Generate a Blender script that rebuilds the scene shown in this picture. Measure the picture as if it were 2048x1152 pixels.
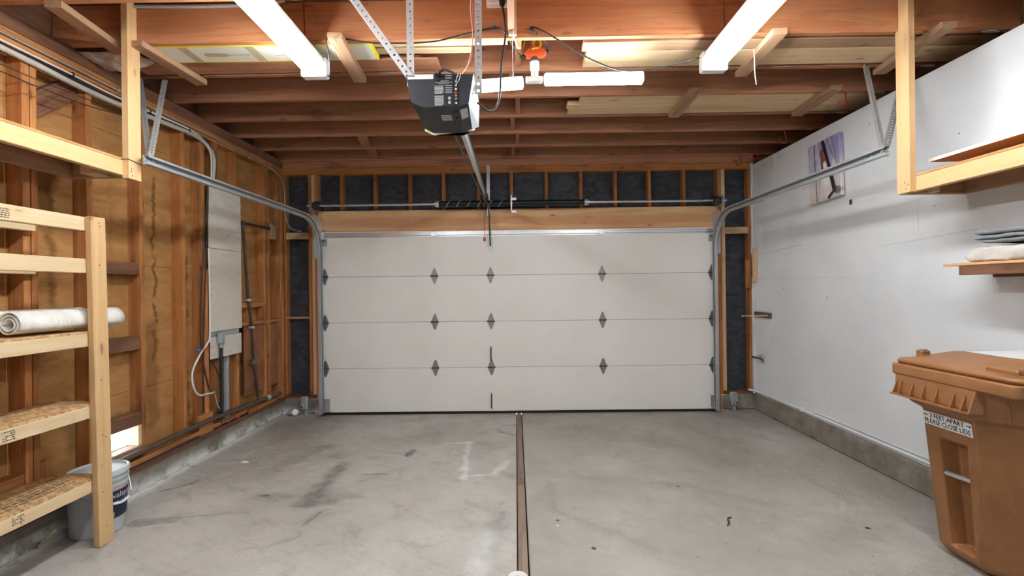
import bpy, bmesh, math, random
from mathutils import Vector, Matrix, Euler, noise as mnoise

random.seed(7)
for _o in list(bpy.data.objects):
    bpy.data.objects.remove(_o)
SC = bpy.context.scene
COL = SC.collection

# ------------------------------------------------------------------ camera
cam_d = bpy.data.cameras.new('camera')
cam = bpy.data.objects.new('camera', cam_d)
COL.objects.link(cam)
cam_d.sensor_width = 36.0
cam_d.lens = 16.0                       # 910 px on a 2048 px wide frame
cam_d.clip_start = 0.05
YAW, PIT, ROL = (math.radians(a) for a in (-0.435, 0.038, 0.706))
_f = Vector((math.sin(YAW) * math.cos(PIT), math.cos(YAW) * math.cos(PIT), math.sin(PIT)))
_r = Vector((math.cos(YAW), -math.sin(YAW), 0))
_u = _r.cross(_f)
_R = _r * math.cos(ROL) - _u * math.sin(ROL)
_U = _r * math.sin(ROL) + _u * math.cos(ROL)
_m = Matrix((_R, _U, -_f)).transposed().to_4x4()
_m.translation = (0, 0, 1.42)
cam.matrix_world = _m
SC.camera = cam

# ------------------------------------------------------------------ world (daylight outside the low window)
W = bpy.data.worlds.new('world')
SC.world = W
W.use_nodes = True
W.node_tree.nodes['Background'].inputs['Color'].default_value = (0.90, 0.95, 1.0, 1)
W.node_tree.nodes['Background'].inputs['Strength'].default_value = 5.0
SC.view_settings.view_transform = 'Standard'
SC.view_settings.look = 'None'
SC.view_settings.gamma = 1.0
SC.view_settings.use_curve_mapping = False
SC.view_settings.exposure = 1.55
TUBE_EMIT = 26.0
LED_EMIT = 30.0
SC.cycles.use_denoising = True
SC.cycles.max_bounces = 6
SC.cycles.diffuse_bounces = 4
SC.cycles.use_adaptive_sampling = True
SC.cycles.adaptive_threshold = 0.06
SC.cycles.adaptive_min_samples = 14
SC.cycles.glossy_bounces = 3
SC.cycles.sample_clamp_indirect = 8.0

# ================================================================== node helpers
class Tree:
    def __init__(self, name):
        self.m = bpy.data.materials.new(name)
        self.m.use_nodes = True
        self.t = self.m.node_tree
        self.b = self.t.nodes['Principled BSDF']
    def n(self, kind, ins=None, **attrs):
        nd = self.t.nodes.new('ShaderNode' + kind)
        for k, v in attrs.items():
            setattr(nd, k, v)
        for k, v in (ins or {}).items():
            self.put(nd.inputs[k], v)
        return nd
    def put(self, sock, v):
        if isinstance(v, bpy.types.NodeSocket):
            self.t.links.new(v, sock)
        else:
            if sock.type == 'RGBA' and len(v) == 3:
                v = (*v, 1)
            sock.default_value = v
    def math(self, op, a, b=0.0, clamp=False):
        nd = self.n('Math', {0: a, 1: b}, operation=op, use_clamp=clamp)
        return nd.outputs[0]
    def vec(self, op, a, b=(0, 0, 0)):
        nd = self.n('VectorMath', {0: a, 1: b}, operation=op)
        return nd.outputs[1] if op in ('DOT_PRODUCT', 'LENGTH', 'DISTANCE') else nd.outputs[0]
    def scale(self, a, s):
        nd = self.n('VectorMath', {0: a}, operation='SCALE')
        self.put(nd.inputs['Scale'], s)
        return nd.outputs[0]
    def mix(self, fac, a, b, blend='MIX'):
        nd = self.n('Mix', {0: fac, 6: a, 7: b}, data_type='RGBA', blend_type=blend, clamp_factor=True)
        return nd.outputs[2]
    def noise(self, v, scale=5, detail=3, rough=.55, dist=0.0):
        nd = self.n('TexNoise', {'Vector': v, 'Scale': scale, 'Detail': detail, 'Roughness': rough, 'Distortion': dist})
        return nd
    def rng(self, v, a, b, c=0.0, d=1.0, smooth=True):
        nd = self.n('MapRange', {0: v, 1: a, 2: b, 3: c, 4: d}, interpolation_type='SMOOTHSTEP' if smooth else 'LINEAR')
        return nd.outputs[0]
    def bump(self, h, strength=.3, dist=.01):
        nd = self.n('Bump', {'Height': h, 'Strength': strength, 'Distance': dist})
        self.put(self.b.inputs['Normal'], nd.outputs[0])
    def out(self, color=None, rough=None, metal=None, spec=None):
        for k, v in (('Base Color', color), ('Roughness', rough), ('Metallic', metal), ('Specular IOR Level', spec)):
            if v is not None:
                self.put(self.b.inputs[k], v)
        return self.m
    def pos(self):
        return self.n('NewGeometry').outputs['Position']
    def obj(self):
        return self.n('TexCoord').outputs['Object']
    def capsule(self, p, a, b, r, soft):
        """mask of a stroke from a to b in the xy of p"""
        A = Vector((*a, 0)); B = Vector((*b, 0)); ba = B - A
        pa = self.vec('SUBTRACT', p, A)
        d2 = max(ba.dot(ba), 1e-8)
        h = self.math('DIVIDE', self.vec('DOT_PRODUCT', pa, ba), d2, clamp=True)
        d = self.vec('LENGTH', self.vec('SUBTRACT', pa, self.scale(tuple(ba), h)))
        return self.rng(d, r - soft, r + soft, 1.0, 0.0)

MATS = {}
def srgb(r, g, b):
    f = lambda c: ((c / 255 + .055) / 1.055) ** 2.4 if c > 10 else c / 3294
    return (f(r), f(g), f(b))

def plain(name, color, rough=.6, metal=0.0, nz=.06, scale=30, bump=0.0):
    t = Tree(name)
    p = t.obj()
    k = t.noise(p, scale, 4).outputs[0]
    c = t.mix(1.0, color, t.rng(k, .25, .75, 1 - nz, 1 + nz, smooth=False), 'MULTIPLY')
    if bump:
        t.bump(k, bump, .004)
    m = t.out(c, rough, metal)
    MATS[name] = m
    return m

WOODS = {   # light, dark, knot strength, variation, contrast
    'stud':   (srgb(192, 130, 76), srgb(142, 86, 46), .8, .17, 1.0),
    'joist':  (srgb(188, 134, 102), srgb(146, 94, 64), .8, .12, 1.0),
    'beam':   (srgb(202, 140, 98), srgb(168, 104, 66), .6, .05, 1.1),
    'pine':   (srgb(216, 180, 132), srgb(196, 152, 102), .8, .04, .9),
    'pale':   (srgb(220, 196, 158), srgb(202, 170, 126), .6, .05, .8),
    'header': (srgb(232, 196, 148), srgb(208, 158, 112), 1.3, .02, 1.1),
    'cut':    (srgb(182, 146, 114), srgb(142, 104, 76), .5, .10, 1.0),
    'dark':   (srgb(134, 94, 70), srgb(94, 60, 42), .5, .10, 1.0),
    'lumber': (srgb(222, 194, 154), srgb(192, 156, 114), .9, .08, .9),
    'grey':   (srgb(150, 130, 116), srgb(108, 88, 76), .3, .12, 1.0),
}
def wood(kind, axis):
    key = kind + '_' + axis
    if key in MATS:
        return MATS[key]
    light, dark, kn, var, con = WOODS[kind]
    t = Tree('wood_' + key)
    oi = t.n('ObjectInfo').outputs['Random']
    sh = t.n('CombineXYZ', {0: t.math('MULTIPLY', oi, 31.0), 1: t.math('MULTIPLY', oi, 17.0), 2: t.math('MULTIPLY', oi, 53.0)}).outputs[0]
    p = t.vec('ADD', t.obj(), sh)
    i = 'XYZ'.index(axis)
    def st(along, cross):
        v = [cross] * 3
        v[i] = along
        return t.vec('MULTIPLY', p, tuple(v))
    a = t.noise(st(.55, 11.0), 1.3, 4, .6, 1.1).outputs[0]
    ring = t.math('FRACT', t.math('MULTIPLY', a, 7.0))
    ring = t.math('ABSOLUTE', t.math('SUBTRACT', ring, .5))
    b = t.noise(st(2.5, 190.0), 1.0, 2).outputs[0]
    fac = t.math('ADD', t.math('MULTIPLY', t.rng(a, .3, .7), .55 * con), t.math('MULTIPLY', ring, .5 * con))
    fac = t.math('ADD', fac, t.math('MULTIPLY', t.math('SUBTRACT', b, .5), .45 * con), clamp=True)
    c = t.mix(fac, light, dark)
    sx = t.n('SeparateXYZ', {0: p}).outputs
    j, k_ = [q for q in range(3) if q != i]
    kv = t.n('CombineXYZ', {0: t.math('MULTIPLY', sx[i], 2.6), 1: t.math('MULTIPLY', t.math('ADD', sx[j], sx[k_]), 8.0), 2: 0.0}).outputs[0]
    vo = t.n('TexVoronoi', {'Vector': kv, 'Scale': 1.0, 'Randomness': 1.0}, feature='F1', voronoi_dimensions='2D')
    kd = vo.outputs['Distance']
    kr = t.rng(t.n('SeparateColor', {0: vo.outputs['Color']}).outputs[0], .45, 1.0, -.01, .085)
    kmask = t.math('MULTIPLY', t.math('LESS_THAN', kd, kr), min(1.0, kn * .7))
    halo = t.math('MULTIPLY', t.math('MULTIPLY', t.rng(kd, .05, .22, 1.0, 0.0), t.rng(kr, 0, .05)), .35 * kn)
    c = t.mix(halo, c, tuple(v * .8 for v in dark))
    c = t.mix(kmask, c, tuple(v * .45 for v in dark))
    if kind in ('joist', 'dark', 'stud'):       # old water and soot stains along the stick
        so = t.noise(st(.8, 1.5), 1.7, 4, .6).outputs[0]
        c = t.mix(t.rng(so, .56, .74, 0, .55), c, tuple(v * .35 for v in dark))
    if kind == 'header':
        zz = t.n('SeparateXYZ', {0: t.obj()}).outputs[2]
        w_ = t.math('ADD', zz, t.math('MULTIPLY', t.math('SUBTRACT', t.noise(t.vec('MULTIPLY', p, (1.1, 1, 4)), 1.0, 2).outputs[0], .5), .12))
        bd = t.math('MULTIPLY', t.rng(w_, -.085, -.055), t.rng(w_, .055, .02))
        c = t.mix(t.math('MULTIPLY', bd, .6), c, srgb(204, 144, 104))
    c = t.mix(1.0, c, t.rng(oi, 0, 1, 1 - var, 1 + var, smooth=False), 'MULTIPLY')
    t.bump(t.math('ADD', b, t.math('MULTIPLY', a, .4)), .18, .003)
    t.out(c, .72, 0, .3)
    MATS[key] = t.m
    return t.m

# ================================================================== geometry helpers
WM = {}
def reg(o, parent=None):
    COL.objects.link(o)
    WM[o] = o.matrix_basis.copy()
    if parent is not None:
        o.parent = parent
        o.matrix_parent_inverse = WM[parent].inverted()
    return o

def mesh_from(name, verts, faces, mat=None, smooth=False):
    me = bpy.data.meshes.new(name)
    me.from_pydata([tuple(v) for v in verts], [], faces)
    bm = bmesh.new(); bm.from_mesh(me)
    bmesh.ops.recalc_face_normals(bm, faces=bm.faces)
    bm.to_mesh(me); bm.free()
    if mat:
        me.materials.append(mat)
    if smooth:
        for p in me.polygons:
            p.use_smooth = True
    return me

def put(name, me, loc=(0, 0, 0), rot=None, parent=None):
    o = bpy.data.objects.new(name, me)
    o.location = loc
    if rot is not None:
        if isinstance(rot, Matrix):
            o.rotation_euler = rot.to_euler()
        else:
            o.rotation_euler = rot
    return reg(o, parent)

def world_mesh(name, verts, faces, mat, parent=None, smooth=False, origin=None, auto=None):
    """a mesh given in world metres; its origin goes to the middle of it"""
    vs = [Vector(v) for v in verts]
    if origin is None:
        origin = sum(vs, Vector()) / len(vs)
    origin = Vector(origin)
    me = mesh_from(name, [v - origin for v in vs], faces, mat, smooth)
    if auto:
        me.set_sharp_from_angle(angle=math.radians(auto))
    return put(name, me, origin, None, parent)

def box_mesh(name, sx, sy, sz, mat, bevel=.0025):
    bm = bmesh.new()
    bmesh.ops.create_cube(bm, size=1.0)
    bmesh.ops.scale(bm, vec=(sx, sy, sz), verts=bm.verts)
    b = min(bevel, .3 * min(sx, sy, sz))
    if b > 1e-5:
        bmesh.ops.bevel(bm, geom=bm.edges[:], offset=b, segments=1, affect='EDGES')
    me = bpy.data.meshes.new(name)
    bm.to_mesh(me); bm.free()
    if mat:
        me.materials.append(mat)
    return me

def longest(d):
    return 'XYZ'[max(range(3), key=lambda i: d[i])]

def box(name, x0, x1, y0, y1, z0, z1, mat, parent=None, bevel=.0025):
    d = (abs(x1 - x0), abs(y1 - y0), abs(z1 - z0))
    m = wood(mat, longest(d)) if isinstance(mat, str) and mat in WOODS else (MATS[mat] if isinstance(mat, str) else mat)
    return put(name, box_mesh(name, *d, m, bevel), ((x0 + x1) / 2, (y0 + y1) / 2, (z0 + z1) / 2), None, parent)

def frame_from(p0, p1, up=(0, 0, 1)):
    x = (Vector(p1) - Vector(p0)).normalized()
    u = Vector(up)
    y = u.cross(x)
    if y.length < 1e-4:
        y = Vector((0, 1, 0)).cross(x)
    y.normalize()
    z = x.cross(y)
    return Matrix((x, y, z)).transposed()

def beam(name, p0, p1, w, h, mat, parent=None, up=(0, 0, 1), bevel=.0025):
    """a stick from p0 to p1, w across, h along 'up'"""
    p0, p1 = Vector(p0), Vector(p1)
    m = wood(mat, 'X') if isinstance(mat, str) and mat in WOODS else (MATS[mat] if isinstance(mat, str) else mat)
    me = box_mesh(name, (p1 - p0).length, w, h, m, bevel)
    return put(name, me, (p0 + p1) / 2, frame_from(p0, p1, up), parent)

def smooth_path(pts, n=6):
    P = [Vector(p) for p in pts]
    if len(P) < 3:
        return P
    Q = [P[0] * 2 - P[1]] + P + [P[-1] * 2 - P[-2]]
    out = []
    for i in range(1, len(Q) - 2):
        a, b, c, d = Q[i - 1], Q[i], Q[i + 1], Q[i + 2]
        for k in range(n):
            t = k / n
            out.append(.5 * ((2 * b) + (c - a) * t + (2 * a - 5 * b + 4 * c - d) * t * t + (3 * b - a - 3 * c + d) * t ** 3))
    out.append(P[-1])
    return out

def tube_vf(path, r, seg=8, cap=True):
    vs, fs = [], []
    n = len(path)
    prev = None
    for i, p in enumerate(path):
        t = (path[min(i + 1, n - 1)] - path[max(i - 1, 0)]).normalized()
        if prev is None:
            a = Vector((0, 0, 1)) if abs(t.z) < .9 else Vector((1, 0, 0))
            u = t.cross(a).normalized()
        else:
            u = (prev - t * prev.dot(t)).normalized()
        prev = u
        w = t.cross(u)
        rr = r[i] if isinstance(r, (list, tuple)) else r
        for k in range(seg):
            an = 2 * math.pi * k / seg
            vs.append(p + (u * math.cos(an) + w * math.sin(an)) * rr)
    for i in range(n - 1):
        for k in range(seg):
            k2 = (k + 1) % seg
            fs.append((i * seg + k, i * seg + k2, (i + 1) * seg + k2, (i + 1) * seg + k))
    if cap:
        fs.append(tuple(range(seg))[::-1])
        fs.append(tuple(range((n - 1) * seg, n * seg)))
    return vs, fs

def tube(name, pts, r, mat, parent=None, seg=8, smooth=True, n=6):
    path = smooth_path(pts, n) if smooth else [Vector(p) for p in pts]
    vs, fs = tube_vf(path, r, seg)
    return world_mesh(name, vs, fs, MATS[mat] if isinstance(mat, str) else mat, parent, True, auto=50)

def lathe(name, prof, c, axis, mat, parent=None, seg=24, auto=35):
    """prof: (radius, height) list turned about an axis through c"""
    A = Vector(axis).normalized()
    a = Vector((1, 0, 0)) if abs(A.x) < .9 else Vector((0, 1, 0))
    u = A.cross(a).normalized(); w = A.cross(u)
    c = Vector(c)
    vs, fs = [], []
    for r, h in prof:
        for k in range(seg):
            an = 2 * math.pi * k / seg
            vs.append(c + A * h + (u * math.cos(an) + w * math.sin(an)) * max(r, 1e-4))
    for i in range(len(prof) - 1):
        for k in range(seg):
            k2 = (k + 1) % seg
            fs.append((i * seg + k, i * seg + k2, (i + 1) * seg + k2, (i + 1) * seg + k))
    fs.append(tuple(range(seg))[::-1])
    fs.append(tuple(range((len(prof) - 1) * seg, len(prof) * seg)))
    return world_mesh(name, vs, fs, MATS[mat] if isinstance(mat, str) else mat, parent, True, origin=c, auto=auto)

def prism(name, poly, p_of, depth_vec, mat, parent=None):
    """poly of (a,b); p_of maps (a,b) to a world point; extruded by depth_vec"""
    d = Vector(depth_vec)
    base = [Vector(p_of(a, b)) for a, b in poly]
    n = len(base)
    vs = base + [b + d for b in base]
    fs = [tuple(range(n)), tuple(range(n, 2 * n))[::-1]] + [(i, (i + 1) % n, n + (i + 1) % n, n + i) for i in range(n)]
    return world_mesh(name, vs, fs, MATS[mat] if isinstance(mat, str) else mat, parent)

def text_verts(s, size, font_scale_x=1.0):
    cu = bpy.data.curves.new('lettering_curve', 'FONT')
    cu.body = s
    cu.size = size
    cu.align_x = 'CENTER'
    cu.align_y = 'CENTER'
    cu.resolution_u = 2
    o = bpy.data.objects.new('lettering_curve', cu)
    COL.objects.link(o)
    dg = bpy.context.evaluated_depsgraph_get()
    me = bpy.data.meshes.new_from_object(o.evaluated_get(dg))
    vs = [(v.co.x * font_scale_x, v.co.y) for v in me.vertices]
    fs = [tuple(p.vertices) for p in me.polygons]
    bpy.data.objects.remove(o); bpy.data.curves.remove(cu); bpy.data.meshes.remove(me)
    return vs, fs

def lettering(name, s, size, origin, right, up, mat, parent=None, sx=1.0):
    vs, fs = text_verts(s, size, sx)
    r, u, o = Vector(right).normalized(), Vector(up).normalized(), Vector(origin)
    return world_mesh(name, [o + r * a + u * b for a, b in vs], fs, MATS[mat], parent, origin=o)

def strap(name, p0, p1, w, mat, parent=None, up=(0, -1, 0), pitch=.022, hole=.0045, angle=0.0, th=.002):
    """perforated steel strap with a row of round holes; angle > 0 adds the second leg of an angle iron"""
    p0, p1 = Vector(p0), Vector(p1)
    L = (p1 - p0).length
    n = max(2, int(L / pitch)); pt = L / n
    vs, fs = [], []
    for i in range(n):
        cx = -L / 2 + (i + .5) * pt
        b = len(vs)
        hx, hy = pt / 2, w / 2
        outer = [(-hx, -hy), (0, -hy), (hx, -hy), (hx, 0), (hx, hy), (0, hy), (-hx, hy), (-hx, 0)]
        for z in (-th / 2, th / 2):
            for (a, c) in outer:
                vs.append((cx + a, c, z))
            for (a, c) in outer:
                an = math.atan2(c / hy, a / hx)
                vs.append((cx + hole * math.cos(an), hole * math.sin(an), z))
        for k in range(8):
            k2 = (k + 1) % 8
            fs.append((b + k, b + k2, b + 8 + k2, b + 8 + k))
            fs.append((b + 16 + k, b + 16 + 8 + k, b + 16 + 8 + k2, b + 16 + k2))
            fs.append((b + 8 + k, b + 8 + k2, b + 24 + k2, b + 24 + k))
        for k in (0, 1, 4, 5):
            fs.append((b + k, b + 16 + k, b + 16 + (k + 1) % 8, b + (k + 1) % 8))
    if angle:
        b = len(vs)
        y0 = w / 2
        for x in (-L / 2, L / 2):
            vs += [(x, y0 - th, -th / 2), (x, y0, -th / 2), (x, y0, -angle), (x, y0 - th, -angle)]
        fs += [(b, b + 1, b + 2, b + 3), (b + 4, b + 7, b + 6, b + 5)] + [(b + k, b + (k + 1) % 4, b + 4 + (k + 1) % 4, b + 4 + k) for k in range(4)]
    me = bpy.data.meshes.new(name)
    me.from_pydata(vs, [], fs)
    me.materials.append(MATS[mat])
    return put(name, me, (p0 + p1) / 2, frame_from(p0, p1, up), parent)

def thing(name, label, cat, loc, group=None, kind=None):
    o = bpy.data.objects.new(name, None)
    o.location = loc
    o.empty_display_size = .1
    reg(o)
    return tag(o, label, cat, group, kind)

def tag(o, label, cat, group=None, kind=None):
    o['label'] = label
    o['category'] = cat
    if group:
        o['group'] = group
    if kind:
        o['kind'] = kind
    return o

def dup(o, loc, rot=None, parent=None):
    """copy of a part (and its own sub-parts) at a new place"""
    c = o.copy()
    c.parent = None
    c.matrix_parent_inverse = Matrix()
    c.location = loc
    if rot is not None:
        c.rotation_euler = rot
    reg(c, parent)
    for ch in o.children:
        k = ch.copy()
        COL.objects.link(k)
        k.parent = c
        k.matrix_parent_inverse = ch.matrix_parent_inverse.copy()
    return c

# ================================================================== materials
plain('galv', srgb(192, 196, 198), .42, .55, .10, 40)
plain('zinc', srgb(208, 210, 212), .30, .75, .06, 25)
plain('track_steel', srgb(188, 193, 196), .42, .5, .08, 12)
plain('dark_steel', srgb(92, 92, 94), .45, .8, .1, 30)
plain('hinge_steel', srgb(158, 160, 160), .36, .8, .12, 60)
plain('white_plastic', srgb(236, 236, 234), .4, 0, .02)
plain('white_enamel', srgb(240, 240, 238), .35, 0, .02)
plain('black_rubber', srgb(26, 26, 27), .7, 0, .1)
plain('black_cable', srgb(38, 38, 42), .5, 0, .05)
plain('brown_cable', srgb(58, 42, 36), .5, 0, .05)
plain('white_cable', srgb(226, 222, 212), .5, 0, .05)
plain('grey_cable', srgb(186, 182, 172), .55, 0, .06)
plain('opener_black', srgb(66, 66, 70), .45, 0, .10, 60)
plain('opener_face', srgb(46, 48, 54), .5, 0, .12, 60)
plain('ink_white', srgb(206, 208, 210), .6, 0, 0)
plain('ink_black', srgb(30, 30, 34), .6, 0, 0)
plain('ink_grey', srgb(92, 84, 72), .8, 0, .2, 200)
plain('label_white', srgb(232, 233, 234), .5, 0, .02)
plain('label_silver', srgb(186, 188, 190), .4, .2, .05)
plain('lens_cream', srgb(232, 222, 190), .4, 0, .02)
plain('spring_black', srgb(34, 40, 44), .4, .5, .2, 50)
plain('spring_stripe', srgb(150, 176, 176), .6, 0, .05)
plain('red_vinyl', srgb(168, 40, 32), .45, 0, .06)
plain('red_plastic', srgb(204, 58, 40), .45, 0, .06)
plain('orange_plastic', srgb(222, 98, 52), .45, 0, .05)
plain('yellow_cable', srgb(226, 186, 36), .5, 0, .05)
plain('blue_plastic', srgb(56, 100, 172), .45, 0, .05)
plain('bucket_grey', srgb(178, 182, 184), .45, 0, .05, 12)
plain('bucket_lid', srgb(196, 204, 206), .45, 0, .08, 10)
plain('navy', srgb(28, 36, 66), .45, 0, .05)
plain('label_green', srgb(150, 196, 70), .5, 0, .02)
plain('label_red', srgb(170, 50, 56), .5, 0, .02)
plain('pvc_grey', srgb(150, 156, 156), .5, 0, .06, 8)
plain('pipe_brown', srgb(96, 80, 68), .55, .3, .2, 14)
plain('pipe_dark', srgb(78, 72, 70), .5, .5, .2, 14)
plain('copper_dirty', srgb(122, 104, 84), .5, .6, .2, 20)
plain('nail_dark', srgb(60, 52, 46), .6, .4, .1)
plain('paper_white', srgb(226, 224, 220), .8, 0, .05, 60)
plain('dry_leaf', srgb(122, 78, 48), .8, 0, .2, 60)
plain('twig_dark', srgb(64, 56, 48), .8, 0, .2, 60)
plain('box_white', srgb(226, 222, 206), .7, 0, .03, 8)
plain('box_yellow', srgb(236, 220, 70), .7, 0, .04, 30)
plain('tape_brown', srgb(190, 172, 140), .5, 0, .04, 30)
plain('denim_grey', srgb(126, 126, 130), .9, 0, .16, 60, .3)
plain('cloth_beige', srgb(196, 190, 180), .9, 0, .08, 30, .3)
plain('glass_grey', srgb(150, 152, 150), .35, .3, .1, 20)

def sheathing_mat():
    t = Tree('sheathing')
    p = t.pos()
    sp = t.n('SeparateXYZ', {0: p})
    q = t.n('CombineXYZ', {0: sp.outputs[1], 1: sp.outputs[2], 2: 0.0}).outputs[0]
    g = t.noise(t.vec('MULTIPLY', q, (3, 9, 1)), 1.5, 5, .6, .8).outputs[0]
    f = t.noise(t.vec('MULTIPLY', q, (60, 260, 1)), 1.0, 2).outputs[0]
    c = t.mix(t.rng(g, .25, .78), srgb(186, 138, 86), srgb(162, 114, 64))
    c = t.mix(t.math('MULTIPLY', f, .22), c, srgb(128, 90, 54))
    # water stains: wandering tide lines down the panels
    wob = t.noise(t.vec('MULTIPLY', q, (2.0, 7.0, 1)), 1.0, 4, .65).outputs['Color']
    qd = t.vec('ADD', q, t.scale(t.vec('SUBTRACT', wob, (.5, .5, .5)), .16))
    for (y, z0, z1, r, s, k, col) in ((3.47, .9, 2.5, .016, .010, .8, (104, 68, 38)), (3.44, .45, 1.15, .06, .03, .6, (116, 74, 40)), (3.36, .75, 1.0, .012, .008, .7, (100, 64, 34)), (2.66, 1.9, 2.1, .05, .02, .6, (104, 66, 36)),
                                     (2.70, 1.2, 2.3, .022, .022, .65, (110, 68, 32)), (3.78, .4, 1.8, .035, .02, .75, (92, 58, 32)),
                                     (3.10, .9, 2.2, .012, .02, .3, (112, 72, 36)), (2.80, .45, .75, .04, .03, .55, (84, 66, 44)),
                                     (4.15, .4, 2.6, .05, .05, .4, (104, 62, 30)), (2.25, .4, 2.4, .03, .03, .4, (106, 66, 34))):
        m = t.math('MULTIPLY', t.capsule(qd, (y, z0), (y, z1), r, s), k)
        c = t.mix(m, c, srgb(*col))
    # sheet joints
    st = t.math('ABSOLUTE', t.math('SUBTRACT', t.math('FRACT', t.math('DIVIDE', t.math('ADD', sp.outputs[2], .63), .90)), .5))
    c = t.mix(t.math('MULTIPLY', t.math('LESS_THAN', st, .0025), .7), c, srgb(84, 52, 26))
    t.bump(g, .12, .004)
    MATS['sheathing'] = t.out(c, .8, 0, .2)
sheathing_mat()

def hardboard_mat():
    t = Tree('hardboard')
    p = t.pos()
    k = t.noise(p, 6, 5, .6).outputs[0]
    f = t.noise(p, 160, 3).outputs[0]
    c = t.mix(t.rng(k, .3, .7), srgb(160, 104, 68), srgb(128, 78, 48))
    c = t.mix(t.math('MULTIPLY', f, .3), c, srgb(98, 56, 32))
    MATS['hardboard'] = t.out(c, .75)
hardboard_mat()

def osb_mat():
    t = Tree('strand_board')
    p = t.pos()
    ch = []
    for ang, sc in ((.5, 26), (-.9, 21), (1.7, 30)):
        r = t.n('VectorRotate', {'Vector': p, 'Angle': ang}, rotation_type='Z_AXIS').outputs[0]
        ch.append(t.n('TexVoronoi', {'Vector': t.vec('MULTIPLY', r, (1.0, 3.4, 1)), 'Scale': sc}, feature='F1').outputs['Color'])
    s = t.vec('ADD', t.scale(ch[0], .4), t.vec('ADD', t.scale(ch[1], .35), t.scale(ch[2], .25)))
    v = t.n('SeparateColor', {0: s}).outputs[0]
    c = t.mix(t.rng(v, .25, .75), srgb(216, 180, 132), srgb(170, 126, 82))
    t.bump(v, .3, .003)
    MATS['strand_board'] = t.out(c, .7)
osb_mat()

def ply_mat():
    t = Tree('plywood')
    p = t.obj()
    g = t.noise(t.vec('MULTIPLY', p, (24, 2.5, 24)), 1.4, 4, .6, 1.5).outputs[0]
    c = t.mix(t.rng(g, .3, .7), srgb(206, 152, 96), srgb(176, 116, 64))
    MATS['plywood'] = t.out(c, .7)
ply_mat()

def paper_mat():
    t = Tree('tar_paper')
    p = t.pos()
    k = t.noise(t.vec('MULTIPLY', p, (3, 3, 5)), 2.0, 4, .55, 1.4).outputs[0]
    f = t.noise(p, 300, 2).outputs[0]
    c = t.mix(t.rng(k, .3, .7), srgb(48, 51, 57), srgb(72, 76, 84))
    t.bump(t.math('ADD', k, t.math('MULTIPLY', f, .04)), .55, .03)
    MATS['tar_paper'] = t.out(c, .62, 0, .4)
paper_mat()

def whitewall_mat():
    t = Tree('white_paint')
    p = t.pos()
    k = t.noise(p, 1.6, 5, .6).outputs[0]
    f = t.noise(p, 120, 3).outputs[0]
    c = t.mix(t.rng(k, .3, .7), srgb(226, 228, 230), srgb(214, 216, 219))
    dots = t.n('TexVoronoi', {'Vector': p, 'Scale': 4.2}, feature='F1').outputs['Distance']
    c = t.mix(t.math('MULTIPLY', t.math('LESS_THAN', dots, .034), .6), c, srgb(96, 96, 98))
    sy = t.n('SeparateXYZ', {0: p})
    q = t.n('CombineXYZ', {0: sy.outputs[1], 1: sy.outputs[2], 2: 0.0}).outputs[0]
    q = t.vec('ADD', q, t.scale(t.vec('SUBTRACT', t.noise(p, 6, 2).outputs['Color'], (.5, .5, .5)), .008))
    for a_, b_, k_ in (((5.2, 1.76), (4.35, 1.80), .5), ((3.4, 1.70), (2.7, 1.735), .3), ((5.2, 1.50), (3.6, 1.47), .2), ((3.1, 1.95), (3.1, 1.78), .3), ((4.2, 2.33), (4.33, 2.325), .7)):
        c = t.mix(t.math('MULTIPLY', t.capsule(q, a_, b_, .003, .003), k_), c, srgb(120, 120, 120))
    t.bump(t.math('ADD', f, k), .06, .004)
    MATS['white_paint'] = t.out(c, .55)
whitewall_mat()

def door_mat():
    t = Tree('door_white')
    p = t.obj()
    g = t.noise(t.vec('MULTIPLY', p, (2.2, 6, 55)), 1.0, 4, .6, .4).outputs[0]
    k = t.noise(p, 1.1, 4).outputs[0]
    c = t.mix(t.rng(k, .3, .7), srgb(240, 238, 234), srgb(234, 231, 226))
    sm = t.noise(t.vec('MULTIPLY', p, (3, 3, 9)), 1.7, 5, .7).outputs[0]
    c = t.mix(t.rng(sm, .66, .78, 0, .14), c, srgb(150, 146, 140))
    t.bump(g, .10, .002)
    MATS['door_white'] = t.out(c, .42)
door_mat()

def panelboard_mat():
    t = Tree('fiberboard_white')
    p = t.obj()
    f = t.noise(t.vec('MULTIPLY', p, (1, 60, 14)), 1.6, 3).outputs[0]
    c = t.mix(t.rng(f, .3, .7), srgb(214, 206, 194), srgb(198, 189, 176))
    t.bump(f, .1, .002)
    MATS['fiberboard_white'] = t.out(c, .75)
panelboard_mat()

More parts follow.
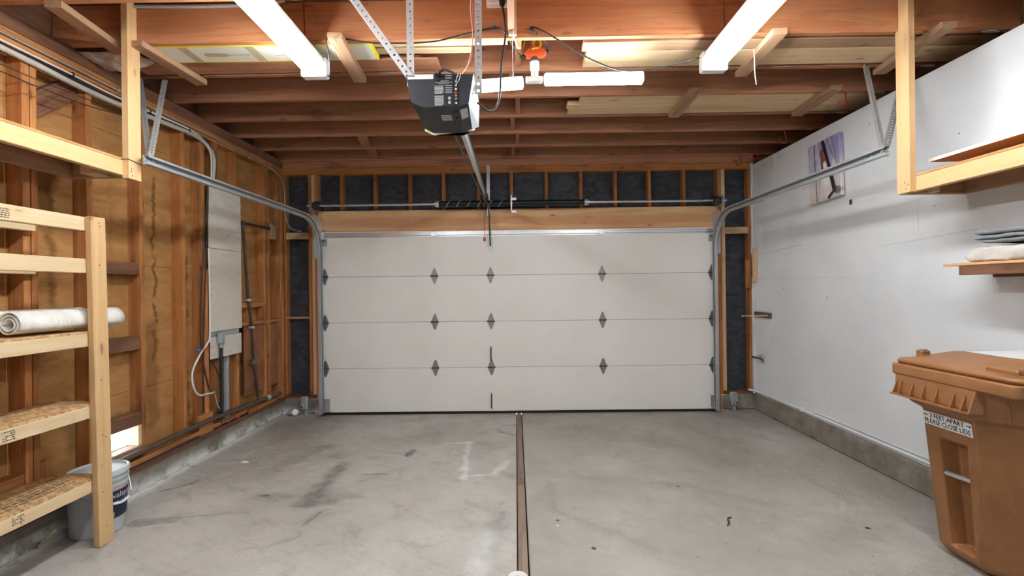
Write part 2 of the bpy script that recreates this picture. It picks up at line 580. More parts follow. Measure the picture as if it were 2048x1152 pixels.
def floor_mat():
    t = Tree('concrete_floor')
    p = t.pos()
    big = t.noise(p, .9, 5, .6, .3).outputs[0]
    mid = t.noise(p, 4.5, 6, .65, .5).outputs[0]
    fine = t.noise(p, 55, 5, .7).outputs[0]
    sp = t.n('SeparateXYZ', {0: p})
    c = t.mix(t.rng(big, .32, .68), srgb(192, 187, 180), srgb(170, 164, 155))
    c = t.mix(t.rng(mid, .5, .74, 0, .6), c, srgb(142, 135, 125))
    c = t.mix(t.rng(mid, .20, .40, .35, 0), c, srgb(202, 200, 196))
    c = t.mix(t.rng(fine, .4, .8, 0, .35), c, srgb(132, 127, 119))
    stv = t.vec('MULTIPLY', t.n('VectorRotate', {'Vector': p, 'Angle': .5}, rotation_type='Z_AXIS').outputs[0], (2.2, 11, 1))
    c = t.mix(t.rng(t.noise(stv, 1.4, 5, .65, .4).outputs[0], .5, .75, 0, .4), c, srgb(138, 132, 123))
    # the bay on the right is dirtier, browner
    rt = t.math('MULTIPLY', t.rng(sp.outputs[0], .03, .06), t.rng(t.noise(p, 1.3, 5, .65).outputs[0], .3, .62, .22, .75))
    c = t.mix(rt, c, srgb(150, 144, 134))
    wob = t.noise(p, 9, 4, .6).outputs['Color']
    pd = t.vec('MULTIPLY', t.vec('ADD', p, t.scale(t.vec('SUBTRACT', wob, (.5, .5, .5)), .10)), (1, 1, 0))
    pf = t.vec('MULTIPLY', t.vec('ADD', p, t.scale(t.vec('SUBTRACT', wob, (.5, .5, .5)), .03)), (1, 1, 0))
    patch = t.rng(t.noise(p, 16, 5, .7).outputs[0], .35, .6, .45, 1.0)
    DK, BK, BR, WH = (104, 102, 100), (66, 66, 67), (108, 78, 54), (216, 215, 213)
    for (a, b, r, s, k, col, q) in (
        ((-1.43, 3.70), (-1.40, 3.02), .055, .05, .75, DK, pd), ((-1.80, 3.13), (-1.10, 3.14), .05, .05, .45, DK, pd),
        ((-1.80, 3.15), (-1.74, 3.15), .016, .014, .7, BK, pf), ((-1.47, 3.02), (-1.25, 3.05), .045, .03, .6, DK, pd),
        ((-1.27, 2.90), (-1.30, 2.75), .014, .008, .75, DK, pf), ((-.92, 4.00), (-.935, 3.90), .035, .012, .85, BK, pf),
        ((-1.16, 3.95), (-.95, 3.97), .006, .006, .5, DK, pf), ((-1.20, 3.50), (-1.00, 3.505), .008, .005, .7, BK, pf),
        ((-1.05, 4.36), (-.92, 4.37), .012, .008, .5, DK, pf), ((-1.42, 4.0), (-1.20, 4.02), .006, .006, .3, DK, pf),
        ((-2.36, 2.79), (-2.16, 2.83), .05, .012, .55, DK, pf), ((-2.10, 2.86), (-1.75, 2.92), .014, .014, .5, DK, pd),
        ((-1.40, 2.52), (-1.27, 2.62), .012, .014, .5, DK, pd), ((-1.95, 3.6), (-1.75, 4.1), .07, .07, .3, DK, pd),
        ((-2.55, 3.24), (-2.42, 3.36), .012, .006, .7, BR, pf), ((-2.42, 3.36), (-2.40, 3.42), .010, .006, .6, BR, pf),
        ((-2.2, 4.4), (-1.9, 5.0), .18, .2, .4, (112, 104, 96), pd), ((-2.5, 4.8), (-2.2, 5.1), .2, .2, .5, (92, 84, 76), pd),
        ((-.455, 4.20), (-.40, 3.40), .022, .02, .75, WH, pd), ((-.66, 4.17), (-.42, 4.20), .012, .012, .7, WH, pd),
        ((-.435, 3.43), (-.19, 3.48), .016, .014, .75, WH, pd), ((-.18, 3.50), (-.09, 3.72), .03, .03, .75, WH, pd),
        ((-.42, 3.58), (-.41, 3.62), .035, .02, .8, WH, pd), ((-.11, 2.85), (-.17, 2.42), .05, .05, .55, DK, pd),
        ((-.17, 2.62), (-.22, 2.25), .05, .05, .65, WH, pd), ((-.15, 4.50), (-.03, 4.40), .02, .02, .5, DK, pd),
        ((-.20, 4.60), (-.15, 4.50), .022, .02, .5, DK, pd), ((-.15, 4.70), (-.02, 4.76), .014, .014, .4, DK, pd),
        ((.25, 2.9), (.75, 2.45), .02, .05, .35, DK, pd), ((.22, 3.3), (.25, 2.9), .03, .06, .3, DK, pd),
        ((.3, 3.45), (1.2, 3.25), .03, .06, .35, (132, 124, 112), pd), ((1.2, 3.25), (2.0, 2.75), .03, .05, .35, (132, 124, 112), pd),
        ((1.7, 4.7), (1.95, 3.9), .06, .08, .4, (122, 114, 104), pd), ((1.3, 4.2), (1.7, 3.7), .16, .16, .3, (118, 110, 100), pd),
        ((.6, 4.6), (1.1, 4.3), .12, .15, .3, (128, 120, 110), pd), ((.6, 4.75), (.66, 4.05), .004, .004, .5, DK, pf),
        ((1.7, 2.5), (2.0, 2.7), .10, .10, .35, (120, 114, 104), pd), ((2.4, 4.9), (2.5, 5.2), .1, .1, .3, (110, 104, 96), pd)):
        m = t.math('MULTIPLY', t.math('MULTIPLY', t.capsule(q, a, b, r, s), patch), k)
        c = t.mix(m, c, srgb(*col))
    # lime bloom along the left curb
    eff = t.math('MULTIPLY', t.rng(t.vec('DOT_PRODUCT', pd, (1, 0, 0)), -2.60, -2.68), t.rng(t.noise(p, 7, 5, .7).outputs[0], .36, .5))
    eff = t.math('MULTIPLY', eff, t.rng(sp.outputs[1], 5.0, 4.4))
    c = t.mix(t.math('MULTIPLY', eff, .9), c, srgb(226, 226, 224))
    # pits and specks
    vo = t.n('TexVoronoi', {'Vector': p, 'Scale': 7.0}, feature='F1').outputs['Distance']
    c = t.mix(t.math('MULTIPLY', t.math('LESS_THAN', vo, .045), .6), c, srgb(92, 86, 80))
    v2 = t.n('TexVoronoi', {'Vector': t.vec('ADD', p, (9.3, 4.1, 0)), 'Scale': 6.0}, feature='F1').outputs['Distance']
    c = t.mix(t.math('MULTIPLY', t.math('LESS_THAN', v2, .035), .7), c, srgb(220, 218, 214))
    t.bump(t.math('ADD', fine, mid), .12, .006)
    MATS['concrete_floor'] = t.out(c, t.rng(mid, .2, .8, .38, .6), 0, .4)
floor_mat()

def curb_mat():
    t = Tree('concrete_curb')
    p = t.pos()
    k = t.noise(p, 3.5, 6, .65).outputs[0]
    f = t.noise(p, 60, 5, .7).outputs[0]
    sp = t.n('SeparateXYZ', {0: p})
    c = t.mix(t.rng(k, .3, .7), srgb(160, 152, 140), srgb(118, 110, 98))
    c = t.mix(t.rng(f, .5, .8, 0, .6), c, srgb(90, 84, 76))
    ef = t.math('MULTIPLY', t.rng(t.math('ADD', sp.outputs[2], t.math('MULTIPLY', k, .12)), .17, .06), t.rng(sp.outputs[0], 0, -2))
    ef = t.math('MULTIPLY', ef, t.rng(t.noise(p, 4, 6, .75).outputs[0], .40, .52))
    c = t.mix(t.math('MULTIPLY', ef, .9), c, srgb(222, 222, 220))
    t.bump(t.math('ADD', f, k), .35, .01)
    MATS['concrete_curb'] = t.out(c, .85)
curb_mat()

def cart_mat():
    t = Tree('cart_brown')
    p = t.pos()
    k = t.noise(p, 3, 4, .6).outputs[0]
    f = t.noise(p, 45, 4, .7).outputs[0]
    c = t.mix(t.rng(k, .3, .7), srgb(160, 110, 68), srgb(144, 97, 57))
    c = t.mix(t.rng(f, .66, .8, 0, .35), c, srgb(184, 138, 102))
    t.bump(f, .05, .002)
    MATS['cart_brown'] = t.out(c, .42, 0, .5)
cart_mat()

def mat_roll():
    t = Tree('ribbed_white')
    p = t.obj()
    sp = t.n('SeparateXYZ', {0: p})
    w = t.math('SINE', t.math('MULTIPLY', sp.outputs[1], 900.0))
    k = t.noise(p, 9, 4).outputs[0]
    c = t.mix(t.rng(k, .35, .7), srgb(236, 232, 226), srgb(214, 208, 200))
    t.bump(w, .5, .0012)
    MATS['ribbed_white'] = t.out(c, .85)
mat_roll()

def plastic_sheet_mat():
    t = Tree('plastic_film')
    p = t.obj()
    k = t.noise(p, 14, 5, .65, 1.2).outputs[0]
    c = t.mix(t.rng(k, .3, .7), srgb(206, 192, 178), srgb(156, 138, 122))
    t.bump(k, .5, .02)
    MATS['plastic_film'] = t.out(c, .3, 0, .6)
plastic_sheet_mat()

def emit_mat(name, col, s):
    t = Tree(name)
    t.put(t.b.inputs['Emission Color'], col)
    t.put(t.b.inputs['Emission Strength'], s)
    MATS[name] = t.out((.9, .9, .9), .4)
emit_mat('tube_lit', (.905, .97, 1.0), TUBE_EMIT)
emit_mat('led_lit', (.90, .965, 1.0), LED_EMIT)

def canvas_mat():
    t = Tree('canvas_print')
    p = t.obj()                       # local x along the width, y up, metres
    n1 = t.noise(t.vec('MULTIPLY', p, (9, 2.2, 1)), 1.6, 4, .6, 1.0).outputs[0]
    sp = t.n('SeparateXYZ', {0: p})
    top = t.rng(t.math('ADD', sp.outputs[1], t.math('MULTIPLY', n1, .2)), -.12, .30)
    c = t.mix(top, srgb(206, 196, 190), srgb(146, 144, 184))
    c = t.mix(t.rng(n1, .45, .7, 0, .7), c, srgb(222, 216, 216))
    pd = t.vec('MULTIPLY', p, (1, 1, 0))
    for (a, b, r, s, k, col) in (((-.12, .30), (-.10, -.26), .006, .004, .8, (44, 42, 66)), ((-.02, .30), (-.07, -.2), .003, .003, .7, (60, 58, 80)),
                                 ((.03, .30), (.13, .06), .004, .003, .7, (44, 42, 66)), ((.10, .30), (.16, .02), .003, .003, .7, (70, 66, 90)),
                                 ((.0, .05), (.02, -.1), .04, .05, .8, (246, 240, 232)),
                                 ((-.01, .16), (.00, .10), .034, .008, .95, (132, 62, 48)), ((-.025, .08), (-.02, .02), .014, .006, .95, (92, 44, 40)),
                                 ((.005, .15), (.03, .12), .008, .004, .9, (206, 130, 106)), ((.005, .13), (.03, .10), .006, .004, .9, (206, 130, 106)),
                                 ((-.01, .27), (.07, .0), .019, .004, .97, (24, 22, 30)), ((.07, .0), (.12, -.2), .022, .004, .97, (24, 22, 28)),
                                 ((.12, -.2), (.05, -.25), .014, .004, .97, (30, 24, 26)), ((.13, -.2), (.17, -.21), .03, .01, .8, (70, 66, 74))):
        c = t.mix(t.math('MULTIPLY', t.capsule(pd, a, b, r, s), k), c, srgb(*col))
    MATS['canvas_print'] = t.out(c, .5)
canvas_mat()

# ================================================================== the setting
XL, XR, DY = -2.68, 2.73, 5.26          # left stud faces, right wall face, front wall stud faces
YB = -1.2                               # wall behind the camera
ZC = 2.92                               # underside of the joists

floor = thing('floor', 'stained grey concrete garage floor split by a wooden expansion strip', 'floor', (0, 2, 0), kind='structure')
box('slab', -2.80, -.009, YB - .1, 5.55, -.12, 0, 'concrete_floor', floor, .006)
box('slab', .055, 2.80, YB - .1, 5.55, -.12, 0, 'concrete_floor', floor, .006)
for i, (a, b) in enumerate(((YB, .9), (.903, 3.30), (3.304, 5.5))):
    box('expansion_strip', -.003, .048, a, b, -.10, -.004, 'grey', floor, .002)
box('joint_bed', -.012, .058, YB, 5.5, -.12, -.10, 'twig_dark', floor, 0)

ceiling = thing('ceiling', 'open ceiling of dark brown joists under board decking', 'ceiling', (0, 2, ZC), kind='structure')
JY = [2.722 + .4185 * n for n in range(-9, 7)]
for n, y in enumerate(JY):
    box('joist', -2.775, 3.02, y, y + .038, ZC, 3.155, 'beam' if n in (9, 8) else 'joist', ceiling, .003)
y = YB
while y < 5.4:
    box('deck_board', -2.80, 3.04, y, y + .185, 3.155, 3.174, 'dark', ceiling, .002)
    y += .187
for n in range(len(JY) - 1):
    dx = .022 if n % 2 else -.022
    box('bridging_block', dx - .004, dx + .034, JY[n] + .038, JY[n + 1], 2.945, 3.15, 'joist', ceiling)
# light scab board and lower lip nailed to the beam by the outlet
box('scab_board', -.022, .026, 2.697, 2.722, 2.925, 3.155, 'pale', ceiling)
def cleat(xa, ya, xb, yb, mat='cut'):
    return beam('cleat', (xa, ya, ZC - .020), (xb, yb, ZC - .020), .085, .038, mat, ceiling)
CLEATS = [(1.56, 2.66, 1.60, 3.20), (2.50, 2.62, 2.56, 3.20), (-2.235, 2.68, -2.20, 3.20), (-2.34, 2.30, -2.40, 2.775), (-1.03, 2.63, -1.075, 3.20),
          (1.38, 3.44, 1.39, 3.96), (2.43, 3.43, 2.46, 3.97)]
for c in CLEATS:
    cleat(*c)
for (a, b) in (((-1.50, 4.43, 2.99), (-1.56, 4.81, 2.95)), ((-1.54, 4.84, 2.99), (-1.60, 5.22, 2.95))):
    beam('bridging_stick', a, b, .10, .035, 'joist', ceiling)
box('rim_board', -2.80, -2.777, YB, 5.36, ZC, 3.174, 'dark', ceiling, 0)
box('rim_board', 3.021, 3.05, YB, 5.36, 2.70, 3.174, 'dark', ceiling, 0)
box('rim_board', -2.80, 3.05, 5.30, 5.36, ZC, 3.155, 'dark', ceiling, 0)

# ---- left wall
wl = thing('wall_left', 'open stud wall with water stained brown sheathing', 'wall', (XL, 2, 0), kind='structure')
XS0 = -2.77
def sheath(y0, y1, z0, z1):
    box('sheathing_panel', XS0 - .014, XS0, y0, y1, z0, z1, 'sheathing', wl, 0)
for (a, b) in ((YB, .0), (.003, 1.22), (1.223, 2.45), (2.453, 2.872)):
    sheath(a, b, .10, 2.93)
sheath(2.874, 3.232, .10, .336)
sheath(2.874, 3.232, .478, 2.93)
for (a, b) in ((3.235, 3.66), (3.663, 4.36), (4.363, 5.35)):
    sheath(a, b, .10, 2.93)
STUDS = [(-.83, -.792), (-.42, -.382), (-.02, .018), (.42, .458), (.83, .868), (1.24, 1.278), (1.65, 1.688), (2.05, 2.088), (2.462, 2.500), (2.505, 2.540),
         (2.832, 2.870), (3.234, 3.272), (3.644, 3.682), (3.872, 3.918), (4.06, 4.098), (4.345, 4.383), (4.832, 4.87), (4.91, 4.948), (5.13, 5.168), (5.17, 5.256)]
for i, (a, b) in enumerate(STUDS):
    box('stud', XS0, XL, a, b, .20, 2.762, 'stud', wl)
box('top_plate', XS0, XL, YB, 5.256, 2.762, 2.838, 'stud', wl)
box('top_plate', XS0, XL, YB, 5.256, 2.840, ZC, 'dark', wl)
box('sill_plate', XS0, XL + .003, YB, 5.256, .160, .200, 'dark', wl)
box('curb', -2.80, -2.70, YB, 5.256, 0, .160, 'concrete_curb', wl, .008)
for (a, b, z0, z1, m) in ((2.872, 3.232, 1.548, 1.632, 'dark'), (2.872, 3.232, 1.018, 1.112, 'dark'), (4.385, 4.830, 1.315, 1.36, 'stud'), (4.385, 4.83, 1.26, 1.312, 'stud'),
                       (4.385, 5.128, 1.078, 1.112, 'stud'), (2.09, 2.46, .20, .44, 'stud'), (2.541, 2.60, .20, .47, 'stud')):
    box('blocking', XS0 + .002, XL - .004, a, b, z0, z1, m, wl)
box('offcut_block', -2.69, -2.652, 3.78, 3.955, .21, .385, 'stud', wl)
box('offcut_block', -2.74, -2.655, 4.95, 5.05, 1.99, 2.16, 'cut', wl)
box('patch_panel', -2.712, -2.694, 4.50, 5.128, .38, 1.07, 'hardboard', wl)
beam('diagonal_brace', (-2.748, 2.545, 2.47), (-2.748, 2.83, 2.72), .036, .12, 'dark', wl, up=(0, -.7, .7))
box('face_board', XL, XL + .016, 3.87, 3.925, .21, 1.62, 'stud', wl)

# ---- front wall
wf = thing('wall_front', 'framed front wall with black tar paper behind pine studs and header', 'wall', (0, DY, 0), kind='structure')
CR = [-2.003, -1.614, -1.207, -.819, -.413, -.032, .373, .771, 1.169, 1.56, 1.957]
for x in CR:
    box('cripple_stud', x - .019, x + .019, DY, DY + .089, 2.342, 2.762, 'stud', wf)
box('header', -2.279, 2.337, DY - .006, DY + .089, 2.10, 2.340, 'header', wf, .004)
box('top_plate', -2.77, 2.76, DY - .002, DY + .089, 2.762, 2.838, 'stud', wf)
box('top_plate', -2.77, 2.76, DY, DY + .089, 2.840, ZC, 'joist', wf)
for (a, b, m, z0) in ((-2.395, -2.357, 'stud', .213), (-2.355, -2.318, 'lumber', .213), (-2.316, -2.281, 'stud', .10), (2.339, 2.380, 'stud', .10), (2.382, 2.423, 'lumber', .213),
                   (-2.68, -2.655, 'stud', .213), (2.688, 2.728, 'stud', .213)):
    box('stud', a, b, DY, DY + .089, z0, 2.762, m, wf)
for (a, b) in ((-2.655, -2.396), (2.424, 2.687)):
    box('blocking', a, b, DY + .002, DY + .04, 2.02, 2.096, 'lumber', wf)
box('blocking', -2.67, -2.396, DY - .006, DY + .03, 1.095, 1.122, 'cut', wf)
box('sill_plate', -2.68, -2.32, DY - .002, DY + .089, .173, .213, 'dark', wf)
box('sill_plate', 2.385, 2.728, DY - .002, DY + .089, .173, .213, 'dark', wf)
box('curb', -2.70, -2.285, DY - .02, 5.40, 0, .173, 'concrete_curb', wf, .01)
box('curb', 2.345, 2.76, DY - .02, 5.40, 0, .173, 'concrete_curb', wf, .01)
def paper(x0, x1, z0, z1, seed):
    nx, nz = 14, 14
    vs, fs = [], []
    for j in range(nz + 1):
        for i in range(nx + 1):
            u, v = i / nx, j / nz
            e = min(u, 1 - u) * 4
            x = x0 + (x1 - x0) * u; z = z0 + (z1 - z0) * v
            d = .022 * min(1, e) * mnoise.noise(Vector((x * 2.2 + z * 3.2, z * 9 + x * 7 + seed, seed)))
            vs.append((x, DY + .083 - abs(d) , z))
    for j in range(nz):
        for i in range(nx):
            a = j * (nx + 1) + i
            fs.append((a, a + 1, a + nx + 2, a + nx + 1))
    o = world_mesh('paper_sheet', vs, fs, MATS['tar_paper'], wf, True)
xs = [-2.32] + [v for c in CR for v in (c,)] + [2.35]
for i in range(len(xs) - 1):
    paper(xs[i], xs[i + 1], 2.33, 2.77, i * 3.1)
paper(-2.67, -2.37, .19, 2.77, 51); paper(2.41, 2.70, .19, 2.77, 77)
box('sheathing_panel', -2.80, -2.28, DY + .087, DY + .11, 0, 2.95, 'dark', wf, 0)
box('sheathing_panel', 2.337, 3.04, DY + .087, DY + .11, 0, 2.95, 'dark', wf, 0)
box('sheathing_panel', -2.28, 2.337, DY + .092, DY + .11, 2.10, 2.95, 'dark', wf, 0)
for (a, b, z0, z1) in ((-2.281, -2.18, 0, 2.10), (2.235, 2.338, 0, 2.10), (-2.18, 2.235, 2.02, 2.10)):
    box('door_stop', a, b, 5.222, DY - .008, z0, z1, 'stud', wf)
# leaf litter on the sills
for k in range(26):
    left = k < 18
    x = random.uniform(-2.66, -2.42) if left else random.uniform(2.46, 2.68)
    yy = random.uniform(5.25, 5.27); zz = .215
    s = random.uniform(.010, .022); a = random.uniform(0, 6.28)
    vs = [(x + s * math.cos(a + q) * (1 if q else 1.6), yy + s * .5 * math.sin(a + q), zz + random.uniform(0, .012)) for q in (0, 1.3, 2.7, 3.9, 5.1)]
    world_mesh('litter_flake', vs, [(0, 1, 2, 3, 4)], MATS['dry_leaf' if k % 3 else 'twig_dark'], wf)

# ---- right wall
wr = thing('wall_right', 'white painted board wall above a low concrete curb', 'wall', (XR, 2, 0), kind='structure')
for (a, b) in ((YB, .80), (.802, 5.262)):
    box('wall_board', XR, XR + .016, a, b, .196, 2.800, 'white_paint', wr, .0015)
box('top_plate', XR + .018, 3.02, YB, 5.35, 2.72, 2.799, 'dark', wr)
box('curb', XR - .012, 2.80, YB, 5.24, 0, .196, 'concrete_curb', wr, .010)
box('wall_backing', XR + .017, 2.79, YB, 5.35, .196, 2.719, 'dark', wr, 0)
for n in range(9, 15):
    yy = JY[n] + .019
    w = .055 - .004 * (n - 9)
    vs = [(2.86 + w * a, yy + .016 * b, ZC - .001 - .004 * c_) for a, b, c_ in ((-1, 0, .2), (-.4, -1, .5), (.5, -.9, .3), (1, .1, .6), (.3, 1, .4), (-.6, .8, .2))]
    world_mesh('paint_smear', vs + [(x, y_, ZC) for x, y_, z in vs], [(0, 1, 2, 3, 4, 5), (6, 7, 8, 9, 10, 11)] + [(i, (i + 1) % 6, 6 + (i + 1) % 6, 6 + i) for i in range(6)], MATS['white_paint'], wr)
# ragged painted edge and bare scraps in the corner
box('corner_scrap', 2.640, 2.688, 5.215, 5.256, 1.39, 1.71, 'stud', wf)
box('corner_scrap', 2.700, 2.729, 5.14, 5.21, 1.46, 1.84, 'lumber', wf)
for k in range(10):
    z = .22 + .26 * k
    if 1.4 < z + .13 < 1.9:
        continue
    box('paint_edge', 2.712 + .004 * random.random(), 2.7295, 5.20 + .03 * random.random(), 5.259, z, z + .262, 'white_paint', wr, .006)

wb = box('wall_back', -2.80, 2.80, YB - .03, YB, 0, 3.17, 'white_paint')
tag(wb, 'plain white wall behind the viewer', 'wall', kind='structure')

# ---- low window in the left wall
w1 = thing('window_1', 'small bright low window set between the left wall studs', 'window', (XL, 3.05, .34), kind='structure')
box('lintel', -2.76, XL + .002, 2.872, 3.226, .484, .572, 'dark', w1)
box('sill', XS0 - .012, XL + .002, 2.872, 3.232, .303, .336, 'grey', w1)
box('jamb', XS0 - .010, XL - .002, 3.205, 3.2325, .337, .483, 'lumber', w1)
box('jamb', XS0 - .010, XL - .002, 2.872, 2.892, .337, .483, 'lumber', w1)
tg = Tree('window_glass')
tg.put(tg.b.inputs['Transmission Weight'], 1.0)
tg.put(tg.b.inputs['IOR'], 1.05)
MATS['window_glass'] = tg.out((1, 1, 1), .0)
box('pane', XS0 - .008, XS0 - .005, 2.892, 3.205, .337, .483, 'window_glass', w1, 0)
for (a, b) in ((.337, .343), (.477, .483)):
    box('pane_bead', XS0 - .004, XS0 + .004, 2.893, 3.204, a, b, 'white_plastic', w1, 0)

# ---- sectional garage door
door = thing('door_1', 'closed white sectional garage door with diamond shaped steel hinges', 'garage door', (0, 5.19, 0), kind='structure')
DF = 5.17
ZS = [.030, .527, 1.050, 1.572, 2.088]
for i in range(4):
    box('door_panel', -2.212, 2.262, DF, DF + .046, ZS[i] + (.0014 if i else 0), ZS[i + 1] - .0014, 'door_white', door, .002)
for i in (1, 2, 3):
    box('panel_tongue', -2.212, 2.262, DF + .006, DF + .03, ZS[i] - .012, ZS[i] + .012, 'black_rubber', door, 0)
box('bottom_seal', -2.215, 2.265, DF + .002, DF + .04, 0.0, .030, 'black_rubber', door, .004)
# strut across the top panel
SY = DF - .022
prof = [(0, -.028), (-.004, -.028), (-.004, -.016), (-.022, -.012), (-.022, .012), (-.004, .016), (-.004, .028), (0, .028)]
ST = prism('strut', prof, lambda a, b: (-2.165, DF + a, 2.046 + b), (4.42, 0, 0), 'zinc', door)
for x in (-.92, .98):
    box('splice', x - .03, x + .03, DF - .024, DF - .018, 2.02, 2.072, 'zinc', door, .001)
# hinges
def hinge_leaf(sgn):
    return [(-.036, 0), (-.036, .018 * sgn), (-.022, .055 * sgn), (-.009, .088 * sgn), (0, .093 * sgn), (.009, .088 * sgn), (.022, .055 * sgn), (.036, .018 * sgn), (.036, 0)]
hv, hf = [], []
for sgn in (1, -1):
    pl = hinge_leaf(sgn)
    b = len(hv); n = len(pl)
    hv += [(x, -.003, z) for x, z in pl] + [(x, 0, z) for x, z in pl]
    hf += [tuple(range(b, b + n)), tuple(range(b + n, b + 2 * n))] + [(b + i, b + (i + 1) % n, b + n + (i + 1) % n, b + n + i) for i in range(n)]
    for (x, z) in ((0, .07), (-.012, .035), (.012, .035)):
        c = len(hv)
        for k in range(8):
            hv.append((x + .006 * math.cos(k * .785), -.003, z * sgn + .006 * math.sin(k * .785)))
        for k in range(8):
            hv.append((x + .006 * math.cos(k * .785), -.010, z * sgn + .006 * math.sin(k * .785)))
        hf += [tuple(range(c + 8, c + 16))] + [(c + k, c + (k + 1) % 8, c + 8 + (k + 1) % 8, c + 8 + k) for k in range(8)]
h0me = mesh_from('hinge', hv, hf, MATS['hinge_steel'])
h0 = put('hinge', h0me, (0, 0, 0), None)
WM[h0] = Matrix()
HX = (-2.172, -.920, -.282, .984, 2.224)
hinges = []
pts = [Vector((-.046, -.010, 0)), Vector((.046, -.010, 0))]
vs, fs = tube_vf(pts, .0062, 8)
br = world_mesh('barrel', vs, fs, MATS['dark_steel'], h0, True, origin=(0, 0, 0))
k1 = box('knuckle', -.034, -.026, -.020, -.001, -.010, .010, 'dark_steel', h0, .002)
k2 = box('knuckle', .026, .034, -.020, -.001, -.010, .010, 'dark_steel', h0, .002)
first = True
for zi in (1, 2, 3):
    for x in HX:
        if first:
            h0.parent = door
            h0.matrix_parent_inverse = WM[door].inverted()
            h0.location = (x, DF - .0005, ZS[zi])
            first = False
        else:
            dup(h0, (x, DF - .0005, ZS[zi]), None, door)
for x, s in ((-2.172, -1), (2.224, 1)):
    for zi in (1, 2, 3):
        tube('roller_stem', [(x, DF - .018, ZS[zi] - .004), (x + s * .055, DF - .02, ZS[zi] - .004)], .0055, 'dark_steel', door, 8, False)
    b = box('top_bracket', x - .035, x + .035, DF - .008, DF - .0005, 1.925, 2.01, 'galv', door, .002)
    tube('roller_stem', [(x - s * .03, DF - .03, 1.985), (x + s * .06, DF - .03, 1.985)], .006, 'dark_steel', b, 8, False)
    box('bracket_arm', x - .030, x + .036, DF - .045, DF - .008, 1.975, 1.981, 'galv', b, .001)
    bb = box('bottom_bracket', x - .030, x + .042, DF - .006, DF - .0005, .045, .185, 'galv', door, .002)
    box('bracket_foot', x - .030, x + .052, DF - .035, DF - .006, .045, .056, 'galv', bb, .001)
for z0, z1 in ((.597, .752), (.066, .222)):
    hn = tube('lift_handle', [(-.286, DF - .001, z1), (-.286, DF - .020, z1 - .016), (-.287, DF - .024, (z0 + z1) / 2), (-.287, DF - .020, z0 + .016), (-.288, DF - .001, z0)], .0075, 'dark_steel', door, 8)
    for z in (z0 - .004, z1 + .004):
        box('handle_foot', -.297, -.277, DF - .004, DF - .0003, z - .012, z + .012, 'zinc', hn, .001)
ab = box('arm_bracket', -.300, -.258, DF - .012, DF - .0005, 1.86, 2.00, 'zinc', door, .002)
box('caution_sticker', -.245, -.16, DF - .0012, DF - .0002, 1.515, 1.545, 'label_white', door, 0)

# ================================================================== door tracks
def sweep(name, prof, path, nrm, bin_, mat, parent):
    """closed 2D profile (a along bin_, b along the normal) swept along the path"""
    vs, fs = [], []
    n = len(prof)
    for p, nr in zip(path, nrm):
        for a, b in prof:
            vs.append(Vector(p) + Vector(bin_) * a + Vector(nr) * b)
    for i in range(len(path) - 1):
        for k in range(n):
            k2 = (k + 1) % n
            fs.append((i * n + k, i * n + k2, (i + 1) * n + k2, (i + 1) * n + k))
    fs.append(tuple(range(n))[::-1]); fs.append(tuple(range((len(path) - 1) * n, len(path) * n)))
    return world_mesh(name, vs, fs, MATS[mat], parent)

CPROF = [(-.004, -.027), (.034, -.027), (.034, -.014), (.031, -.014), (.031, -.024), (.002, -.024), (.002, -.010), (.008, -.004), (.008, .004), (.002, .010),
         (.002, .024), (.026, .024), (.026, .012), (.029, .012), (.029, .027), (-.004, .027)]
def track(s, x, label, zr, yend):
    t = thing('garage_track', label, 'door track', (x, 5.1, 0), 'overhead door tracks')
    YV, R = 5.105, .38
    bn = (-s, 0, 0)
    path, nr = [], []
    path += [(x, YV, .03), (x, YV, .9), (x, YV, zr - R)]
    nr += [(0, -1, 0)] * 3
    for k in range(1, 13):
        a = k / 12 * math.pi / 2
        path.append((x, YV - R + R * math.cos(a), zr - R + R * math.sin(a)))
        nr.append((0, -math.cos(a), -math.sin(a)))
    path.append((x, 3.9, zr + .002)); nr.append((0, 0, -1))
    path.append((x, yend, zr + .004)); nr.append((0, 0, -1))
    sweep('vertical_rail', CPROF, path[:3], nr[:3], bn, 'track_steel', t)
    sweep('curved_rail', CPROF, path[2:15], nr[2:15], bn, 'track_steel', t)
    sweep('horizontal_rail', CPROF, path[14:], nr[14:], bn, 'track_steel', t)
    # stiffening angle beside the horizontal rail
    an = [(-.006, -.026), (-.006, .010), (-.024, .010), (-.024, .013), (-.003 - .005, .013), (-.008, -.026)]
    sweep('stiffening_angle', [(-.005, -.027), (-.005, .024), (-.030, .024), (-.030, .027), (-.008, .027), (-.008, -.027)], [(x, 4.45, zr + .001), (x, yend + .02, zr + .004)], [(0, 0, 1)] * 2, bn, 'galv', t)
    for k in range(4):
        lathe('rivet', [(.006, 0), (.0055, .002), (.003, .0035)], (x - s * .008, yend + .03 + .05 * k, zr + .004), (-s, 0, 0), 'zinc', t, 10)
    for z in (.36, 1.08, 1.72):
        box('jamb_bracket', x - .012 if s > 0 else x - .03, x + .03 if s > 0 else x + .012, YV + .028, 5.221, z, z + .05, 'galv', t, .002)
    box('flag_plate', x + s * .006, x + s * .010, 5.02, 5.220, 1.78, 2.26, 'galv', t, .001)
    return t
ZR = 2.212
tl = track(-1, -2.212, 'galvanized door track curving up along the open stud wall', ZR, 2.70)
tr = track(1, 2.250, 'galvanized door track curving up beside the white wall', ZR + .004, 2.74)
strap('hanger_strap', (-2.205, 2.735, 2.20), (-2.42, 3.152, 2.918), .034, 'galv', tl, up=(.3, -1, .2), angle=.03, pitch=.026, hole=.005)
strap('hanger_strap', (-2.22, 2.76, 2.20), (-2.60, 3.152, 2.918), .034, 'galv', tl, up=(.3, -1, .2), angle=.03, pitch=.026, hole=.005)
